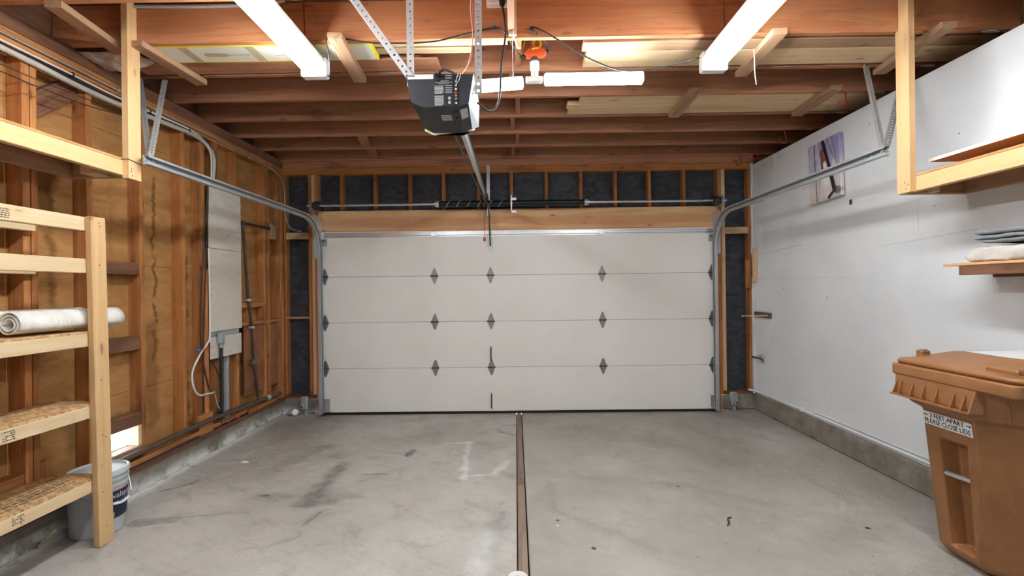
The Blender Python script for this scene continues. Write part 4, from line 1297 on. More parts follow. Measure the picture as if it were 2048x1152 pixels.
# rolled ribbed liners lying on the middle shelf
def roll(label, cx, cz, r, y0, y1, turns, tip, th=.005):
    n = int(turns * 28)
    prof = []
    for k in range(n + 1):
        a = 2 * math.pi * turns * k / n
        rr = r - (r * .62) * k / n
        sq = 1 + .04 * math.sin(2 * a + .7)
        prof.append((cx + rr * sq * math.cos(a - .6), cz + rr * math.sin(a - .6) / sq))
    m = 10
    vs, fs = [], []
    for j in range(m + 1):
        yy = y0 + (y1 - y0) * j / m
        f = 1.0
        if tip and j >= m - 2:
            f = (1, .93, .72)[j - (m - 2)]
        for (x, z) in prof:
            vs.append((cx + (x - cx) * f, yy, cz + (z - cz) * f - (1 - f) * r * .2))
    w = n + 1
    for j in range(m):
        for k in range(n):
            fs.append((j * w + k, j * w + k + 1, (j + 1) * w + k + 1, (j + 1) * w + k))
    o = world_mesh('rolled_liner', vs, fs, MATS['ribbed_white'], None, True)
    md = o.modifiers.new('thickness', 'SOLIDIFY'); md.thickness = th; md.offset = -1
    return tag(o, label, 'roll', 'rolled white liners on the shelf')
ZD = LV[3][1] + .012
roll('front white ribbed liner roll with its open end toward the viewer', -2.476, ZD + .066, .063, 2.20, 2.79, 2.6, False)
roll('white ribbed liner roll lying behind, against the studs', -2.607, ZD + .072, .066, 1.85, 2.70, 1.6, False)

# paint bucket
BX, BY = -2.522, 2.716
bk = thing('paint_bucket', 'grey plastic paint bucket with lid standing behind the shelf upright', 'bucket', (BX, BY, 0))
lathe('bucket_body', [(.121, .001), (.126, .006), (.131, .10), (.139, .27), (.143, .272), (.143, .282), (.139, .284), (.140, .305), (.146, .307), (.146, .318), (.140, .320), (.141, .345)], (BX, BY, 0), (0, 0, 1), 'bucket_grey', bk, 40)
lathe('lid', [(.141, .338), (.149, .339), (.150, .350), (.148, .366), (.140, .369), (.134, .366), (.132, .358), (.06, .359), (.02, .357)], (BX, BY, 0), (0, 0, 1), 'bucket_lid', bk, 40)
def on_bucket(a, z, off=.0012):
    r = .131 + (z - .10) / .17 * .008 + off
    return (BX + r * math.cos(a), BY + r * math.sin(a), z)
def bucket_patch(name, a0, a1, z0, z1, mat, parent, off=.0012):
    n, m = 10, 4
    vs = [on_bucket(a0 + (a1 - a0) * i / n, z0 + (z1 - z0) * j / m, off) for j in range(m + 1) for i in range(n + 1)]
    fs = [(j * (n + 1) + i, j * (n + 1) + i + 1, (j + 1) * (n + 1) + i + 1, (j + 1) * (n + 1) + i) for j in range(m) for i in range(n)]
    return world_mesh(name, vs, fs, MATS[mat], parent, True)
def bucket_text(name, s, size, a, z, mat, parent, sx=1.0):
    vs, fs = text_verts(s, size, sx)
    return world_mesh(name, [on_bucket(a + x / .133, z + y_, .0022) for x, y_ in vs], fs, MATS[mat], parent)
AC = .14                       # label centre, facing the viewer's right
lb = bucket_patch('brand_label', AC - .72, AC + .66, .085, .248, 'navy', bk)
bucket_patch('label_band', AC - .72, AC + .66, .244, .249, 'label_red', lb, .0018)
bucket_patch('green_flash', AC - .60, AC - .40, .092, .122, 'label_green', lb, .0018)
bucket_text('label_lettering', 'valspar', .046, AC - .02, .218, 'ink_white', lb)
bucket_text('label_lettering', 'SIGNATURE', .030, AC - .02, .172, 'ink_white', lb, 1.0)
bucket_patch('info_sticker', -2.05, -1.55, .075, .225, 'label_silver', bk, .0012)
tube('bail_handle', [on_bucket(1.1, .29, .01), on_bucket(.6, .20, .016), on_bucket(.05, .175, .02), on_bucket(-.5, .185, .02), on_bucket(-1.2, .24, .014), on_bucket(-1.75, .29, .01)], .0022, 'zinc', bk, 6)
tube('handle_grip', [on_bucket(.26, .183, .022), on_bucket(-.1, .174, .022), on_bucket(-.42, .183, .022)], .0075, 'white_plastic', bk, 8)

wo = box('wood_offcut', -2.651, -2.639, 2.50, 2.535, 0.002, .115, 'lumber', None, .003)
wo.rotation_euler = (.2, .75, .3)
wo.location = (-2.640, 2.530, .052)
tag(wo, 'small pale wood offcut leaning beside the paint bucket on the floor', 'offcut')

# ================================================================== overhead storage frames
def loft(name_label, s, xp0, xp1, zb, zt, yfar, xwall, post_z):
    """hung frame: post at xp0..xp1 (room side), rim behind it, deck reaching to xwall; s = side sign"""
    t = thing('overhead_storage_frame', name_label, 'storage frame', ((xp0 + xwall) / 2, 1.5, zb), 'hung pine storage frames')
    ps = []
    # post notched around the beam
    pl_ = [(2.652, post_z), (2.742, post_z), (2.742, ZC - .005), (2.7205, ZC + .018), (2.7205, 3.15), (2.652, 3.15)]
    post = prism('post', pl_, lambda a, b: (xp0, a, b), (xp1 - xp0, 0, 0), wood('pine', 'Z'), t)
    xin = xp1 if s > 0 else xp0
    r0, r1 = (xin + .0005, xin + .0385) if s > 0 else (xin - .0385, xin - .0005)
    rim = box('rim_rail', r0, r1, .25, yfar, zb, zt, 'pine', t, .003)
    a, b = (r1, xwall) if s > 0 else (xwall, r0)
    box('deck', min(r0, a) if s > 0 else a, b if s > 0 else r1, .25, yfar, zt + .0005, zt + .0130, 'plywood', t, .001)
    lw0, lw1 = (xwall - .038, xwall) if s > 0 else (xwall, xwall + .038)
    led = box('wall_rail', lw0, lw1, .25, yfar, zb, zt, 'cut', t, .003)
    ia, ib = (r1 + .001, lw0 - .001) if s > 0 else (lw1 + .001, r0 - .001)
    box('cross_rail', ia, ib, yfar - .040, yfar - .002, zb, zt, 'cut', t, .003)
    box('cross_rail', ia, ib, .26, .298, zb, zt, 'cut', t, .003)
    box('cross_rail', ia, ib, 1.40, 1.438, zb, zt, 'cut', t, .003)
    p2 = [(.250, post_z), (.340, post_z), (.340, 3.15), (.250, 3.15)]
    prism('post', p2, lambda q, w: (xp0, q, w), (xp1 - xp0, 0, 0), wood('pine', 'Z'), t)
    for dz in (.02, .045, .06):
        nail(post, (xp0 if s > 0 else xp1, 2.685 + random.uniform(-.02, .03), post_z + dz), (-s, 0, 0))
    return t, led, rim, post
lt, led, rim, post = loft('hung pine storage frame beside the open stud wall', -1, -2.296, -2.260, 2.112, 2.200, 2.735, -2.678, 2.094)
stamp(led, -2.6395, 2.02, 2.13, .05, .045, 4)
box('spacer_block', -2.50, -2.42, 2.60, 2.694, 2.112, 2.198, 'lumber', lt)
tag(tube('wire_wrap', [(-2.299, 2.648, 2.206), (-2.276, 2.6485, 2.206), (-2.2575, 2.650, 2.205), (-2.2570, 2.70, 2.199), (-2.2575, 2.7445, 2.194)], .0022, 'black_cable', None, 6, False), 'thin black wire wrapped round the post by the stud wall', 'wire')
rt_, led2, rim2, post2 = loft('hung pine storage frame beside the white wall', 1, 2.293, 2.3275, 1.955, 2.041, 2.775, XR - .002, 1.952)
box('spacer_block', 2.46, 2.50, 2.69, 2.733, 1.956, 2.040, 'pale', rt_)
pn = thing('faced_board', 'white faced panel lying on blocks in the storage frame by the white wall', 'panel', (2.57, 1.6, 2.055))
box('panel_board', 2.452, 2.722, .40, 2.705, 2.1345, 2.147, 'plywood', pn, .001)
box('white_face', 2.449, 2.724, .40, 2.706, 2.1472, 2.153, 'white_enamel', pn, .001)
box('white_edge', 2.4475, 2.4515, .40, 2.706, 2.1340, 2.1530, 'white_enamel', pn, .0005)
for yy in (.6, 1.5):
    tag(box('wood_spacer', 2.50, 2.70, yy, yy + .038, 2.0542, 2.1340, 'lumber'), ('nearer' if yy < 1 else 'farther') + ' wood block under the white faced board', 'wood block', 'blocks under the white panel')

# wall shelf with folded cloths
ws = thing('wall_shelf', 'narrow wooden shelf on the white wall holding folded cloths', 'shelf', (2.6, 2.0, 1.5))
box('shelf_board', 2.450, XR - .001, .9, 2.627, 1.5145, 1.529, 'header', ws, .002)
fr = box('front_cleat', 2.452, 2.476, .9, 2.536, 1.462, 1.514, 'dark', ws, .002)
for z in (1.478, 1.496):
    nail(fr, (2.452, 2.522, z), (-1, 0, 0), .003)
box('wall_cleat', XR - .026, XR - .001, .9, 2.60, 1.45, 1.514, 'dark', ws, .002)
def fold(name, x0, x1, y0, y1, z0, z1, mat, parent, seed, wr=.006):
    """one fold of cloth: a pillowy slab with wrinkled sides"""
    bm = bmesh.new()
    nx, ny = 8, 22
    prof = 10
    vs, fs = [], []
    # ring around the YZ outline at each x would hide the fold line, so ring around XZ along y
    for j in range(ny + 1):
        v = j / ny
        yy = y0 + (y1 - y0) * (1 - (1 - v) ** 2.2)
        nose = (z1 - z0) * .5
        q_ = min(1.0, max(0.0, (y1 - yy) / nose))
        e = math.sqrt(max(0.02, 1 - (1 - q_) ** 2))
        for k in range(prof * 2):
            a = 2 * math.pi * k / (prof * 2)
            ca, sa = math.cos(a), math.sin(a)
            px = math.copysign(abs(ca) ** .35, ca); pz = math.copysign(abs(sa) ** .45, sa)
            x = (x0 + x1) / 2 + (x1 - x0) / 2 * px
            z = (z0 + z1) / 2 + (z1 - z0) / 2 * pz * e
            n = mnoise.noise(Vector((x * 8 + seed, yy * 13, z * 20)))
            vs.append((min(x + wr * n, XR - .004), yy + wr * 1.2 * mnoise.noise(Vector((x * 12, seed, z * 30))), max(z0, z + wr * .5 * mnoise.noise(Vector((x * 6, yy * 15, seed + 4))))))
    w = prof * 2
    for j in range(ny):
        for k in range(w):
            fs.append((j * w + k, j * w + (k + 1) % w, (j + 1) * w + (k + 1) % w, (j + 1) * w + k))
    fs.append(tuple(range(w))); fs.append(tuple(range(ny * w, (ny + 1) * w)))
    return world_mesh(name, vs, fs, MATS[mat], parent, True)
ca_ = thing('folded_cloth', 'cream drop cloth folded thick on the wall shelf', 'cloth', (2.59, 2.2, 1.53))
fold('fold', 2.474, 2.715, 1.55, 2.520, 1.5296, 1.612, 'cloth_beige', ca_, 1.0, .026)
cb_ = thing('folded_cloth', 'grey blanket folded flat on top of the cream drop cloth', 'cloth', (2.59, 2.2, 1.615))
for k, (z0, z1, ye) in enumerate(((1.624, 1.645, 2.435), (1.646, 1.670, 2.482), (1.671, 1.700, 2.476))):
    fold('fold', 2.476 + .003 * k, 2.715, 1.55, ye, z0, z1, 'denim_grey', cb_, 11.0 + k * 3, .010)

# ================================================================== things on the white wall
cv = thing('canvas_print', 'crooked canvas print of a hand and dark curve on the white wall', 'picture', (2.70, 3.97, 2.41))
O = Vector((2.704, 3.970, 2.412))
Rt = Vector((0, -.395, .0145)).normalized(); Up = Vector((0, .078, .520)).normalized()
Up = (Up - Rt * Up.dot(Rt)).normalized()
sk = Vector((0, .078, .520)).normalized()
rotm = Matrix((Rt, sk, Rt.cross(sk))).transposed()
hw, hh = .199, .262
tilt = Matrix((Rt, Up, Rt.cross(Up))).transposed()
me = box_mesh('canvas_face', hw * 2, hh * 2, .030, MATS['canvas_print'], .003)
put('canvas_face', me, O, tilt, cv)
me = box_mesh('stretcher_back', hw * 2 - .03, hh * 2 - .03, .008, wood('lumber', 'X'), .001)
put('stretcher_back', me, O + Vector((.019, 0, 0)), tilt, cv)
tag(box('wall_bracket', XR - .012, XR - .0005, 3.695, 3.718, 2.065, 2.105, 'nail_dark', None, .003), 'small dark metal hook on the white wall below the canvas print', 'hook')
sb = thing('rod_block', 'dark wood block on the white wall holding a steel rod', 'wood block', (XR, 5.03, 1.09))
box('block', XR - .022, XR - .0005, 4.875, 5.195, 1.062, 1.122, 'dark', sb, .003)
tube('rod', [(XR - .028, 4.90, 1.094), (XR - .10, 4.91, 1.092), (2.455, 4.95, 1.090)], .006, 'zinc', sb, 8, False)
lathe('rod_head', [(.011, 0), (.011, .006)], (2.452, 4.9505, 1.090), (1, -.15, 0), 'zinc', sb, 10)
hb = thing('hose_faucet', 'old brass hose faucet sticking out in the front corner', 'faucet', (2.70, 5.1, .61))
tube('body', [(2.689, 5.20, .607), (2.689, 5.10, .612), (2.690, 5.00, .612)], .011, 'copper_dirty', hb, 10, False)
tube('spout', [(2.69, 5.02, .612), (2.688, 4.985, .600), (2.686, 4.975, .578)], .009, 'copper_dirty', hb, 8)
lathe('handle', [(.006, 0), (.006, .02), (.024, .021), (.026, .026), (.022, .031), (.005, .032)], (2.690, 5.04, .620), (0, 0, 1), 'galv', hb, 10)
cd = thing('wall_conduit', 'white painted conduit running low along the white wall', 'conduit', (XR, 3, .24))
tube('pipe', [(2.66, 5.232, .228), (2.712, 5.10, .228), (2.715, 4.8, .228), (2.715, YB + .02, .238)], .011, 'white_paint', cd, 8, False)
for yy in (4.35, 2.9, 1.2):
    box('pipe_strap', 2.698, XR - .0005, yy, yy + .018, .212, .250, 'white_paint', cd, .003)
tag(box('ledge_strip', XR - .010, XR - .0003, 2.0, 4.2, .252, .2545, 'white_paint', None, .001), 'thin painted ledge line above the conduit on the white wall', 'trim', kind='structure')
bpy.data.objects['ledge_strip'].name = 'trim_1'

# ================================================================== services on the stud wall
pa = thing('access_panel', 'tall cream fiberboard panel screwed over the studs', 'panel', (XL, 4.17, 1.07))
box('panel_sheet', XL + .0165, XL + .0225, 3.930, 4.395, 1.070, 1.803, 'fiberboard_white', pa, .001)
box('panel_sheet', XL + .0165, XL + .0225, 3.930, 4.395, 1.806, 2.385, 'fiberboard_white', pa, .001)
for z in (1.14, 1.40, 1.62, 1.95, 2.25):
    for yy in (3.955, 4.37):
        nail(pa, (XL + .0225, yy, z + random.uniform(-.02, .02)), (1, 0, 0), .004)
pb = thing('access_panel', 'small cream fiberboard panel below the tall panel', 'panel', (XL, 4.16, .83))
box('panel_sheet', XL + .0165, XL + .0225, 3.935, 4.385, .832, 1.022, 'fiberboard_white', pb, .001)
for yy, z in ((3.96, .99), (4.36, .99), (3.96, .86), (4.36, .86)):
    nail(pb, (XL + .0225, yy, z), (1, 0, 0), .004)
mb = box('meter_backplate', XL + .006, XL + .014, 3.955, 4.36, 1.00, 1.068, 'pvc_grey', None, .002)
tag(mb, 'grey metal strip showing between the two cream panels', 'metal strip')
pg = thing('appliance_plug', 'grey angled plug with thick black cable below the tall cream panel', 'plug', (-2.63, 4.05, .9))
box('plug_body', -2.656, -2.612, 4.010, 4.075, .955, 1.058, 'pvc_grey', pg, .010)
lathe('strain_relief', [(.016, 0), (.019, .012), (.017, .035)], (-2.634, 4.045, .922), (0, 0, 1), 'pvc_grey', pg, 12)
tube('cable', [(-2.634, 4.045, .93), (-2.634, 4.045, .80), (-2.636, 4.050, .60), (-2.640, 4.050, .36), (-2.66, 4.06, .24)], .015, 'black_cable', pg, 10)
pv = thing('drain_pipe', 'grey plastic pipe standing behind the black cable', 'pipe', (-2.72, 4.22, .2))
tube('pipe', [(-2.722, 4.235, .201), (-2.722, 4.235, .83)], .030, 'pvc_grey', pv, 16, False)
lathe('coupling', [(.034, 0), (.034, .07)], (-2.722, 4.235, .75), (0, 0, 1), 'pvc_grey', pv, 16)
gp = thing('gas_pipe', 'dark steel pipe slanting down the stud wall near the door', 'pipe', (-2.66, 4.5, .3))
tube('pipe', [(-2.655, 4.425, 2.08), (-2.655, 4.500, 1.336), (-2.655, 4.552, 1.084), (-2.655, 4.585, .694), (-2.655, 4.650, .34)], .013, 'pipe_dark', gp, 10, False)
tube('pipe', [(-2.655, 4.420, 2.088), (-2.657, 4.70, 2.096), (-2.668, 4.93, 2.10)], .013, 'pipe_dark', gp, 10, False)
lathe('elbow', [(.012, -.022), (.020, -.018), (.020, .018), (.012, .022)], (-2.655, 4.42, 2.083), (0, .7, -.7), 'pipe_dark', gp, 12)
for z, yy in ((1.335, 4.50), (1.06, 4.555)):
    box('pipe_clamp', -2.676, -2.638, yy - .025, yy + .025, z - .012, z + .012, 'galv', gp, .003)
lathe('valve', [(.018, -.04), (.026, -.036), (.026, -.015), (.034, -.01), (.034, .01), (.026, .015), (.026, .036), (.018, .04)], (-2.655, 4.580, .705), (0, -.13, 1), 'copper_dirty', gp, 14)
tube('valve_tap', [(-2.64, 4.58, .705), (-2.61, 4.53, .708)], .012, 'copper_dirty', gp, 8, False)

fl = thing('floor_pipe', 'long brown steel pipe running above the left curb', 'pipe', (-2.62, 3.6, .3))
tube('pipe', [(-2.652, 2.2, .262), (-2.650, 3.03, .297), (-2.645, 3.93, .318), (-2.640, 4.6, .300), (-2.630, 5.05, .285)], .020, 'pipe_brown', fl, 10)
lathe('coupling', [(.022, 0), (.028, .004), (.028, .05), (.022, .054)], (-2.641, 4.45, .305), (0, 1, -.03), 'copper_dirty', fl, 12)
lathe('coupling', [(.022, 0), (.028, .004), (.028, .05), (.022, .054)], (-2.636, 4.78, .294), (0, 1, -.03), 'galv', fl, 12)
fb = thing('floor_pipe', 'thin dark cable pipe lying on the sill below the brown pipe', 'pipe', (-2.62, 3.6, .22))
tube('pipe', [(-2.665, 2.4, .212), (-2.662, 3.0, .214), (-2.662, 3.6, .216), (-2.664, 4.05, .224)], .010, 'black_cable', fb, 8)
tag(beam('loose_strip', (-2.655, 2.92, .236), (-2.655, 4.45, .252), .018, .034, 'stud'), 'loose wooden strip wedged under the brown pipe on the sill', 'wood strip')
tag(beam('loose_strip', (-2.66, 4.50, .230), (-2.66, 5.0, .236), .03, .045, 'stud'), 'short wooden strip on the sill near the door corner', 'wood strip')

mc = thing('wall_cable', 'thick pale cable along the top of the stud wall bending down', 'cable', (-2.655, 3, 2.7))
tube('cable', [(-2.662, YB + .1, 2.70), (-2.662, 1.2, 2.705), (-2.662, 2.341, 2.706), (-2.662, 2.743, 2.692), (-2.662, 3.057, 2.693), (-2.662, 3.453, 2.715), (-2.662, 3.779, 2.727), (-2.662, 3.951, 2.682), (-2.662, 4.016, 2.591), (-2.665, 4.006, 2.42), (-2.668, 4.00, 2.30)], .0165, 'grey_cable', mc, 10)
m2 = thing('wall_cable', 'thin white cable clipped just above the thick pale cable', 'cable', (-2.655, 3, 2.74))
tube('cable', [(-2.655, YB + .1, 2.742), (-2.655, 2.341, 2.742), (-2.655, 3.02, 2.735), (-2.655, 3.453, 2.748), (-2.655, 3.74, 2.752), (-2.652, 3.90, 2.700), (-2.652, 3.965, 2.60), (-2.655, 3.97, 2.42)], .006, 'white_cable', m2, 7)
for yy in (2.72, 3.30, 3.70):
    box('cable_staple', -2.679, -2.645, yy, yy + .008, 2.728, 2.756, 'nail_dark', m2, .001)
m3 = thing('armored_cable', 'ribbed metal cable along the top plate of the stud wall', 'cable', (-2.66, 3, 2.78))
pts = [(-2.664, YB + .1, 2.79), (-2.664, 2.342, 2.79), (-2.664, 3.028, 2.788), (-2.664, 3.454, 2.782), (-2.664, 4.019, 2.792), (-2.664, 4.567, 2.771), (-2.662, 4.95, 2.760), (-2.655, 5.16, 2.70), (-2.650, 5.225, 2.558), (-2.648, 5.235, 2.298), (-2.598, 5.24, 2.153), (-2.50, 5.244, 2.112), (-2.46, 5.246, 2.108)]
tube('cable', pts, .0062, 'galv', m3, 7)
for (yy, z) in ((4.57, 2.771), (4.93, 2.762), (3.05, 2.787)):
    box('cable_staple', -2.682, -2.654, yy, yy + .008, z - .012, z + .012, 'galv', m3, .001)
for z in (2.50, 2.24):
    box('cable_staple', -2.662, -2.640, 5.232, 5.259, z, z + .008, 'galv', m3, .001)
lathe('cable_end', [(.010, 0), (.012, .02), (.008, .03)], (-2.462, 5.246, 2.108), (1, 0, 0), 'nail_dark', m3, 10)
m4 = thing('wall_cable', 'dark flat cable running beneath the thick pale cable', 'cable', (-2.66, 3, 2.66))
tube('cable', [(-2.667, YB + .1, 2.725), (-2.667, 2.34, 2.725), (-2.667, 3.02, 2.716), (-2.667, 3.70, 2.745), (-2.664, 3.93, 2.72), (-2.664, 4.035, 2.62), (-2.668, 4.045, 2.42)], .007, 'black_cable', m4, 7)
for k, (dx, dz) in enumerate(((0, 0), (.03, -.05))):
    m5 = tube('droop_wire', [(-2.60 + dx, 1.6, 2.58 + dz), (-2.60 + dx, 2.20, 2.590 + dz), (-2.60 + dx, 2.45, 2.592 + dz), (-2.61 + dx, 2.75, 2.610 + dz), (-2.63, 3.05, 2.640 + dz * .4), (-2.668, 3.25, 2.668)], .003 if k else .0025, 'black_cable' if k else 'brown_cable', None, 6)
    tag(m5, 'dark wire drooping below the cables on the stud wall, ' + ('lower' if k else 'upper') + ' of two', 'wire')
wc = thing('looped_cable', 'white cable looping out from the tall cream panel toward the floor', 'cable', (-2.65, 3.85, .7))
tube('cord', [(-2.655, 3.922, 1.80), (-2.650, 3.922, 1.50), (-2.650, 3.920, 1.06), (-2.645, 3.88, .98), (-2.640, 3.777, .896), (-2.636, 3.682, .767), (-2.640, 3.70, .64), (-2.645, 3.772, .563), (-2.650, 3.88, .548), (-2.654, 3.96, .540)], .0075, 'white_cable', wc, 8)
lathe('connector', [(.008, 0), (.011, .006), (.011, .03), (.007, .036)], (-2.654, 3.95, .541), (0, 1, 0), 'zinc', wc, 10)
for k, pts in enumerate(([(-2.657, 3.925, 2.36), (-2.655, 3.900, 2.10), (-2.655, 3.850, 1.693), (-2.655, 3.812, 1.27), (-2.655, 3.82, .932), (-2.655, 3.90, .616), (-2.655, 3.945, .548)],
                         [(-2.654, 3.928, 2.36), (-2.652, 3.915, 2.12), (-2.652, 3.885, 1.70), (-2.652, 3.860, 1.30), (-2.652, 3.84, .98), (-2.652, 3.83, .60), (-2.657, 3.84, .40)])):
    tag(tube('hanging_cable', pts, .0055, 'brown_cable', None, 7), 'dark brown cable hanging left of the tall cream panel, ' + ('inner' if k else 'outer') + ' of two', 'cable')
cl_ = thing('wire_connector', 'blue capped connector with a red wire on the white cord', 'connector', (-2.63, 3.75, .94))
lathe('blue_cap', [(.006, 0), (.011, .008), (.012, .045), (.006, .05)], (-2.622, 3.705, .944), (0, 1, .0), 'blue_plastic', cl_, 10)
tube('red_wire', [(-2.622, 3.75, .945), (-2.630, 3.83, .942), (-2.640, 3.93, .940)], .0035, 'red_plastic', cl_, 6)
for k, pts in enumerate(([(-2.66, 3.96, .83), (-2.655, 3.99, .76), (-2.66, 4.06, .65), (-2.665, 4.09, .52), (-2.66, 4.05, .40), (-2.65, 3.98, .35)],
                         [(-2.64, 3.88, .34), (-2.64, 3.98, .29), (-2.62, 4.08, .27), (-2.63, 4.20, .26), (-2.66, 4.30, .25)],
                         [(-2.655, 3.985, .52), (-2.65, 4.02, .40), (-2.645, 4.10, .33), (-2.66, 4.18, .28)])):
    tag(tube('loose_wire', pts, .0042, ('black_cable', 'pipe_brown', 'grey_cable')[k], None, 6),
        ('black wire curling out below the small cream panel', 'brown wire trailing over the sill below the cream panels', 'pale wire dropping beside the thick black cable')[k], 'wire')

# safety sensors by the door feet
for s, x in ((-1, -2.435), (1, 2.475)):
    e = thing('door_sensor', 'grey door safety sensor bracket at the foot of the ' + ('stud wall' if s < 0 else 'white wall') + ' side track', 'sensor', (x, 5.2, 0), 'door safety sensors')
    box('bracket', x - .034, x + .030, 5.17, 5.238, .055, .205, 'pvc_grey', e, .006)
    box('bracket_leg', x - .008, x + .018, 5.20, 5.238, 0.0, .058, 'galv', e, .003)
    box('eye_housing', x - .014, x + .016, 5.135, 5.17, .075, .130, 'pvc_grey', e, .006)
    lathe('lens', [(.010, 0), (.008, .004)], (x, 5.135, .105), (0, -1, 0), 'ink_black', e, 12)
gc = lathe('jar_lid', [(.030, 0), (.034, .004), (.034, .018), (.028, .022)], (-2.53, 5.17, .036), (.45, -.8, .25), 'white_plastic', None, 20)
tag(gc, 'small white jar lid lying in the front corner by the curb', 'lid')
gj = lathe('glass_bulb', [(.010, 0), (.024, .012), (.034, .035), (.030, .06), (.012, .07)], (-2.61, 5.15, .037), (.9, .3, 0), 'glass_grey', None, 18)
tag(gj, 'dusty grey bulb lying by the curb in the front corner', 'bulb')

# ================================================================== brown waste cart
ct = thing('waste_cart', 'brown wheeled waste cart with a lid beside the white wall', 'waste cart', (2.4, 2.15, 0))
def ring(z, xf, xb, yn, yf, cn, c=.03):
    # near-front corner chamfered by cn
    return [(xf, yf - c, z), (xf, yn + cn, z), (xf + cn * .82, yn, z), (xb - c, yn, z), (xb, yn + c, z), (xb, yf - c, z), (xb - c, yf, z), (xf + c, yf, z)]
rings = [ring(.012, 2.262, 2.60, 2.02, 2.440, .20), ring(.05, 2.232, 2.62, 2.00, 2.462, .20), ring(.770, 2.126, 2.665, 1.945, 2.432, .185), ring(.800, 2.086, 2.672, 1.925, 2.468, .155),
         ring(.935, 2.072, 2.68, 1.915, 2.482, .13)]
vs = [p for r in rings for p in r]
fs = []
for j in range(len(rings) - 1):
    for k in range(8):
        if j == 1 and k == 0:
            continue                     # the front panel is built with its pocket below
        fs.append((j * 8 + k, j * 8 + (k + 1) % 8, (j + 1) * 8 + (k + 1) % 8, (j + 1) * 8 + k))
fs.append(tuple(range(8))[::-1])
A, B, C_, D_ = Vector(rings[1][0]), Vector(rings[1][1]), Vector(rings[2][1]), Vector(rings[2][0])
bil = lambda u, v, d=0.0: A.lerp(B, u).lerp(D_.lerp(C_, u), v) + Vector((d, 0, 0))
U0, U1, V0, V1 = .27, .82, .03, .815
b0 = len(vs)
vs += [bil(U0, V0), bil(U1, V0), bil(U1, V1), bil(U0, V1), bil(U0 + .10, V0 + .01, .075), bil(U1 - .05, V0 + .01, .075), bil(U1 - .07, V1 - .03, .075), bil(U0 + .10, V1 - .03, .075)]
a_, b_, c2, d2 = 8, 9, 17, 16
fs += [(a_, b_, b0 + 1, b0), (b_, c2, b0 + 2, b0 + 1), (c2, d2, b0 + 3, b0 + 2), (d2, a_, b0, b0 + 3)]
fs += [(b0 + k, b0 + (k + 1) % 4, b0 + 4 + (k + 1) % 4, b0 + 4 + k) for k in range(4)] + [(b0 + 4, b0 + 5, b0 + 6, b0 + 7)]
body = world_mesh('cart_body', vs, fs, MATS['cart_brown'], ct, True, auto=60)
md = body.modifiers.new('soften', 'BEVEL'); md.width = .009; md.segments = 3; md.limit_method = 'ANGLE'; md.angle_limit = math.radians(18)
# rim band
def band(name, z0, z1, xf, xb, yn, yf, c, mat, parent, grow=0.0, bevel=.008):
    r0 = ring(z0, xf, xb, yn, yf, c, c); r1 = ring(z1, xf + grow, xb - grow, yn + grow, yf - grow, c, c)
    v_ = r0 + r1
    f_ = [tuple(range(8))[::-1], tuple(range(8, 16))] + [(k, (k + 1) % 8, 8 + (k + 1) % 8, 8 + k) for k in range(8)]
    o = world_mesh(name, v_, f_, MATS[mat], parent, True, auto=40)
    m = o.modifiers.new('soften', 'BEVEL'); m.width = bevel; m.segments = 2; m.limit_method = 'ANGLE'; m.angle_limit = math.radians(30)
    return o
rimb = band('rim', .935, .992, 2.040, 2.705, 1.876, 2.505, .018, 'cart_brown', ct)
# apron below the rim with gusset ribs
ap = [(2.052, .936), (2.044, .936), (2.040, .840), (2.048, .830), (2.072, .826), (2.072, .834), (2.052, .842)]
apron = prism('apron', ap, lambda a, b: (a, 2.045, b), (0, .425, 0), 'cart_brown', ct)
for yy in (2.455, 2.425, 2.355, 2.29, 2.22, 2.135, 2.085):
    prism('gusset_rib', [(2.042, .910), (2.040, .845), (2.014, .836)], lambda a, b: (a, yy, b), (0, .005, 0), 'cart_brown', apron)
prism('apron_lip', [(2.010, .838), (2.010, .830), (2.074, .826), (2.074, .833)], lambda a, b: (a, 2.045, b), (0, .425, 0), 'cart_brown', apron)
prism('apron_side', [(2.045, .936), (2.012, .834), (2.074, .828), (2.10, .936)], lambda a, b: (a, 2.043, b), (0, .006, 0), 'cart_brown', apron)
prism('corner_rib', [(2.15, .935), (2.125, .935), (2.135, .80)], lambda a, b: (a, 1.985, b), (0, .006, 0), 'cart_brown', ct)
# lid
lid_r = [ring(.992, 2.062, 2.70, 1.885, 2.497, .03, .03), ring(1.008, 2.052, 2.70, 1.880, 2.503, .03, .03), ring(1.020, 2.062, 2.70, 1.89, 2.495, .03, .03),
         ring(1.028, 2.110, 2.69, 1.94, 2.455, .03, .03), ring(1.062, 2.270, 2.68, 2.0, 2.42, .04, .04)]
v_ = [p for r in lid_r for p in r]
f_ = [tuple(range(8))[::-1], tuple(range(32, 40))] + [(j * 8 + k, j * 8 + (k + 1) % 8, (j + 1) * 8 + (k + 1) % 8, (j + 1) * 8 + k) for j in range(4) for k in range(8)]
lid = world_mesh('lid', v_, f_, MATS['cart_brown'], ct, True, auto=40)
m = lid.modifiers.new('soften', 'BEVEL'); m.width = .006; m.segments = 2; m.limit_method = 'ANGLE'; m.angle_limit = math.radians(15)
box('lid_handle', 2.105, 2.20, 1.93, 2.065, 1.018, 1.048, 'cart_brown', lid, .008)
kn = box('lid_catch', 2.155, 2.205, 2.435, 2.475, 1.020, 1.062, 'cart_brown', lid, .006)
box('catch_screw', 2.170, 2.192, 2.442, 2.468, 1.062, 1.068, 'glass_grey', kn, .002)
world_mesh('lid_sticker', [(2.330, 2.385, 1.0635), (2.655, 2.405, 1.0635), (2.66, 2.06, 1.0635), (2.345, 2.05, 1.0635), (2.318, 2.20, 1.0635)], [(0, 1, 2, 3, 4)], MATS['label_white'], lid)
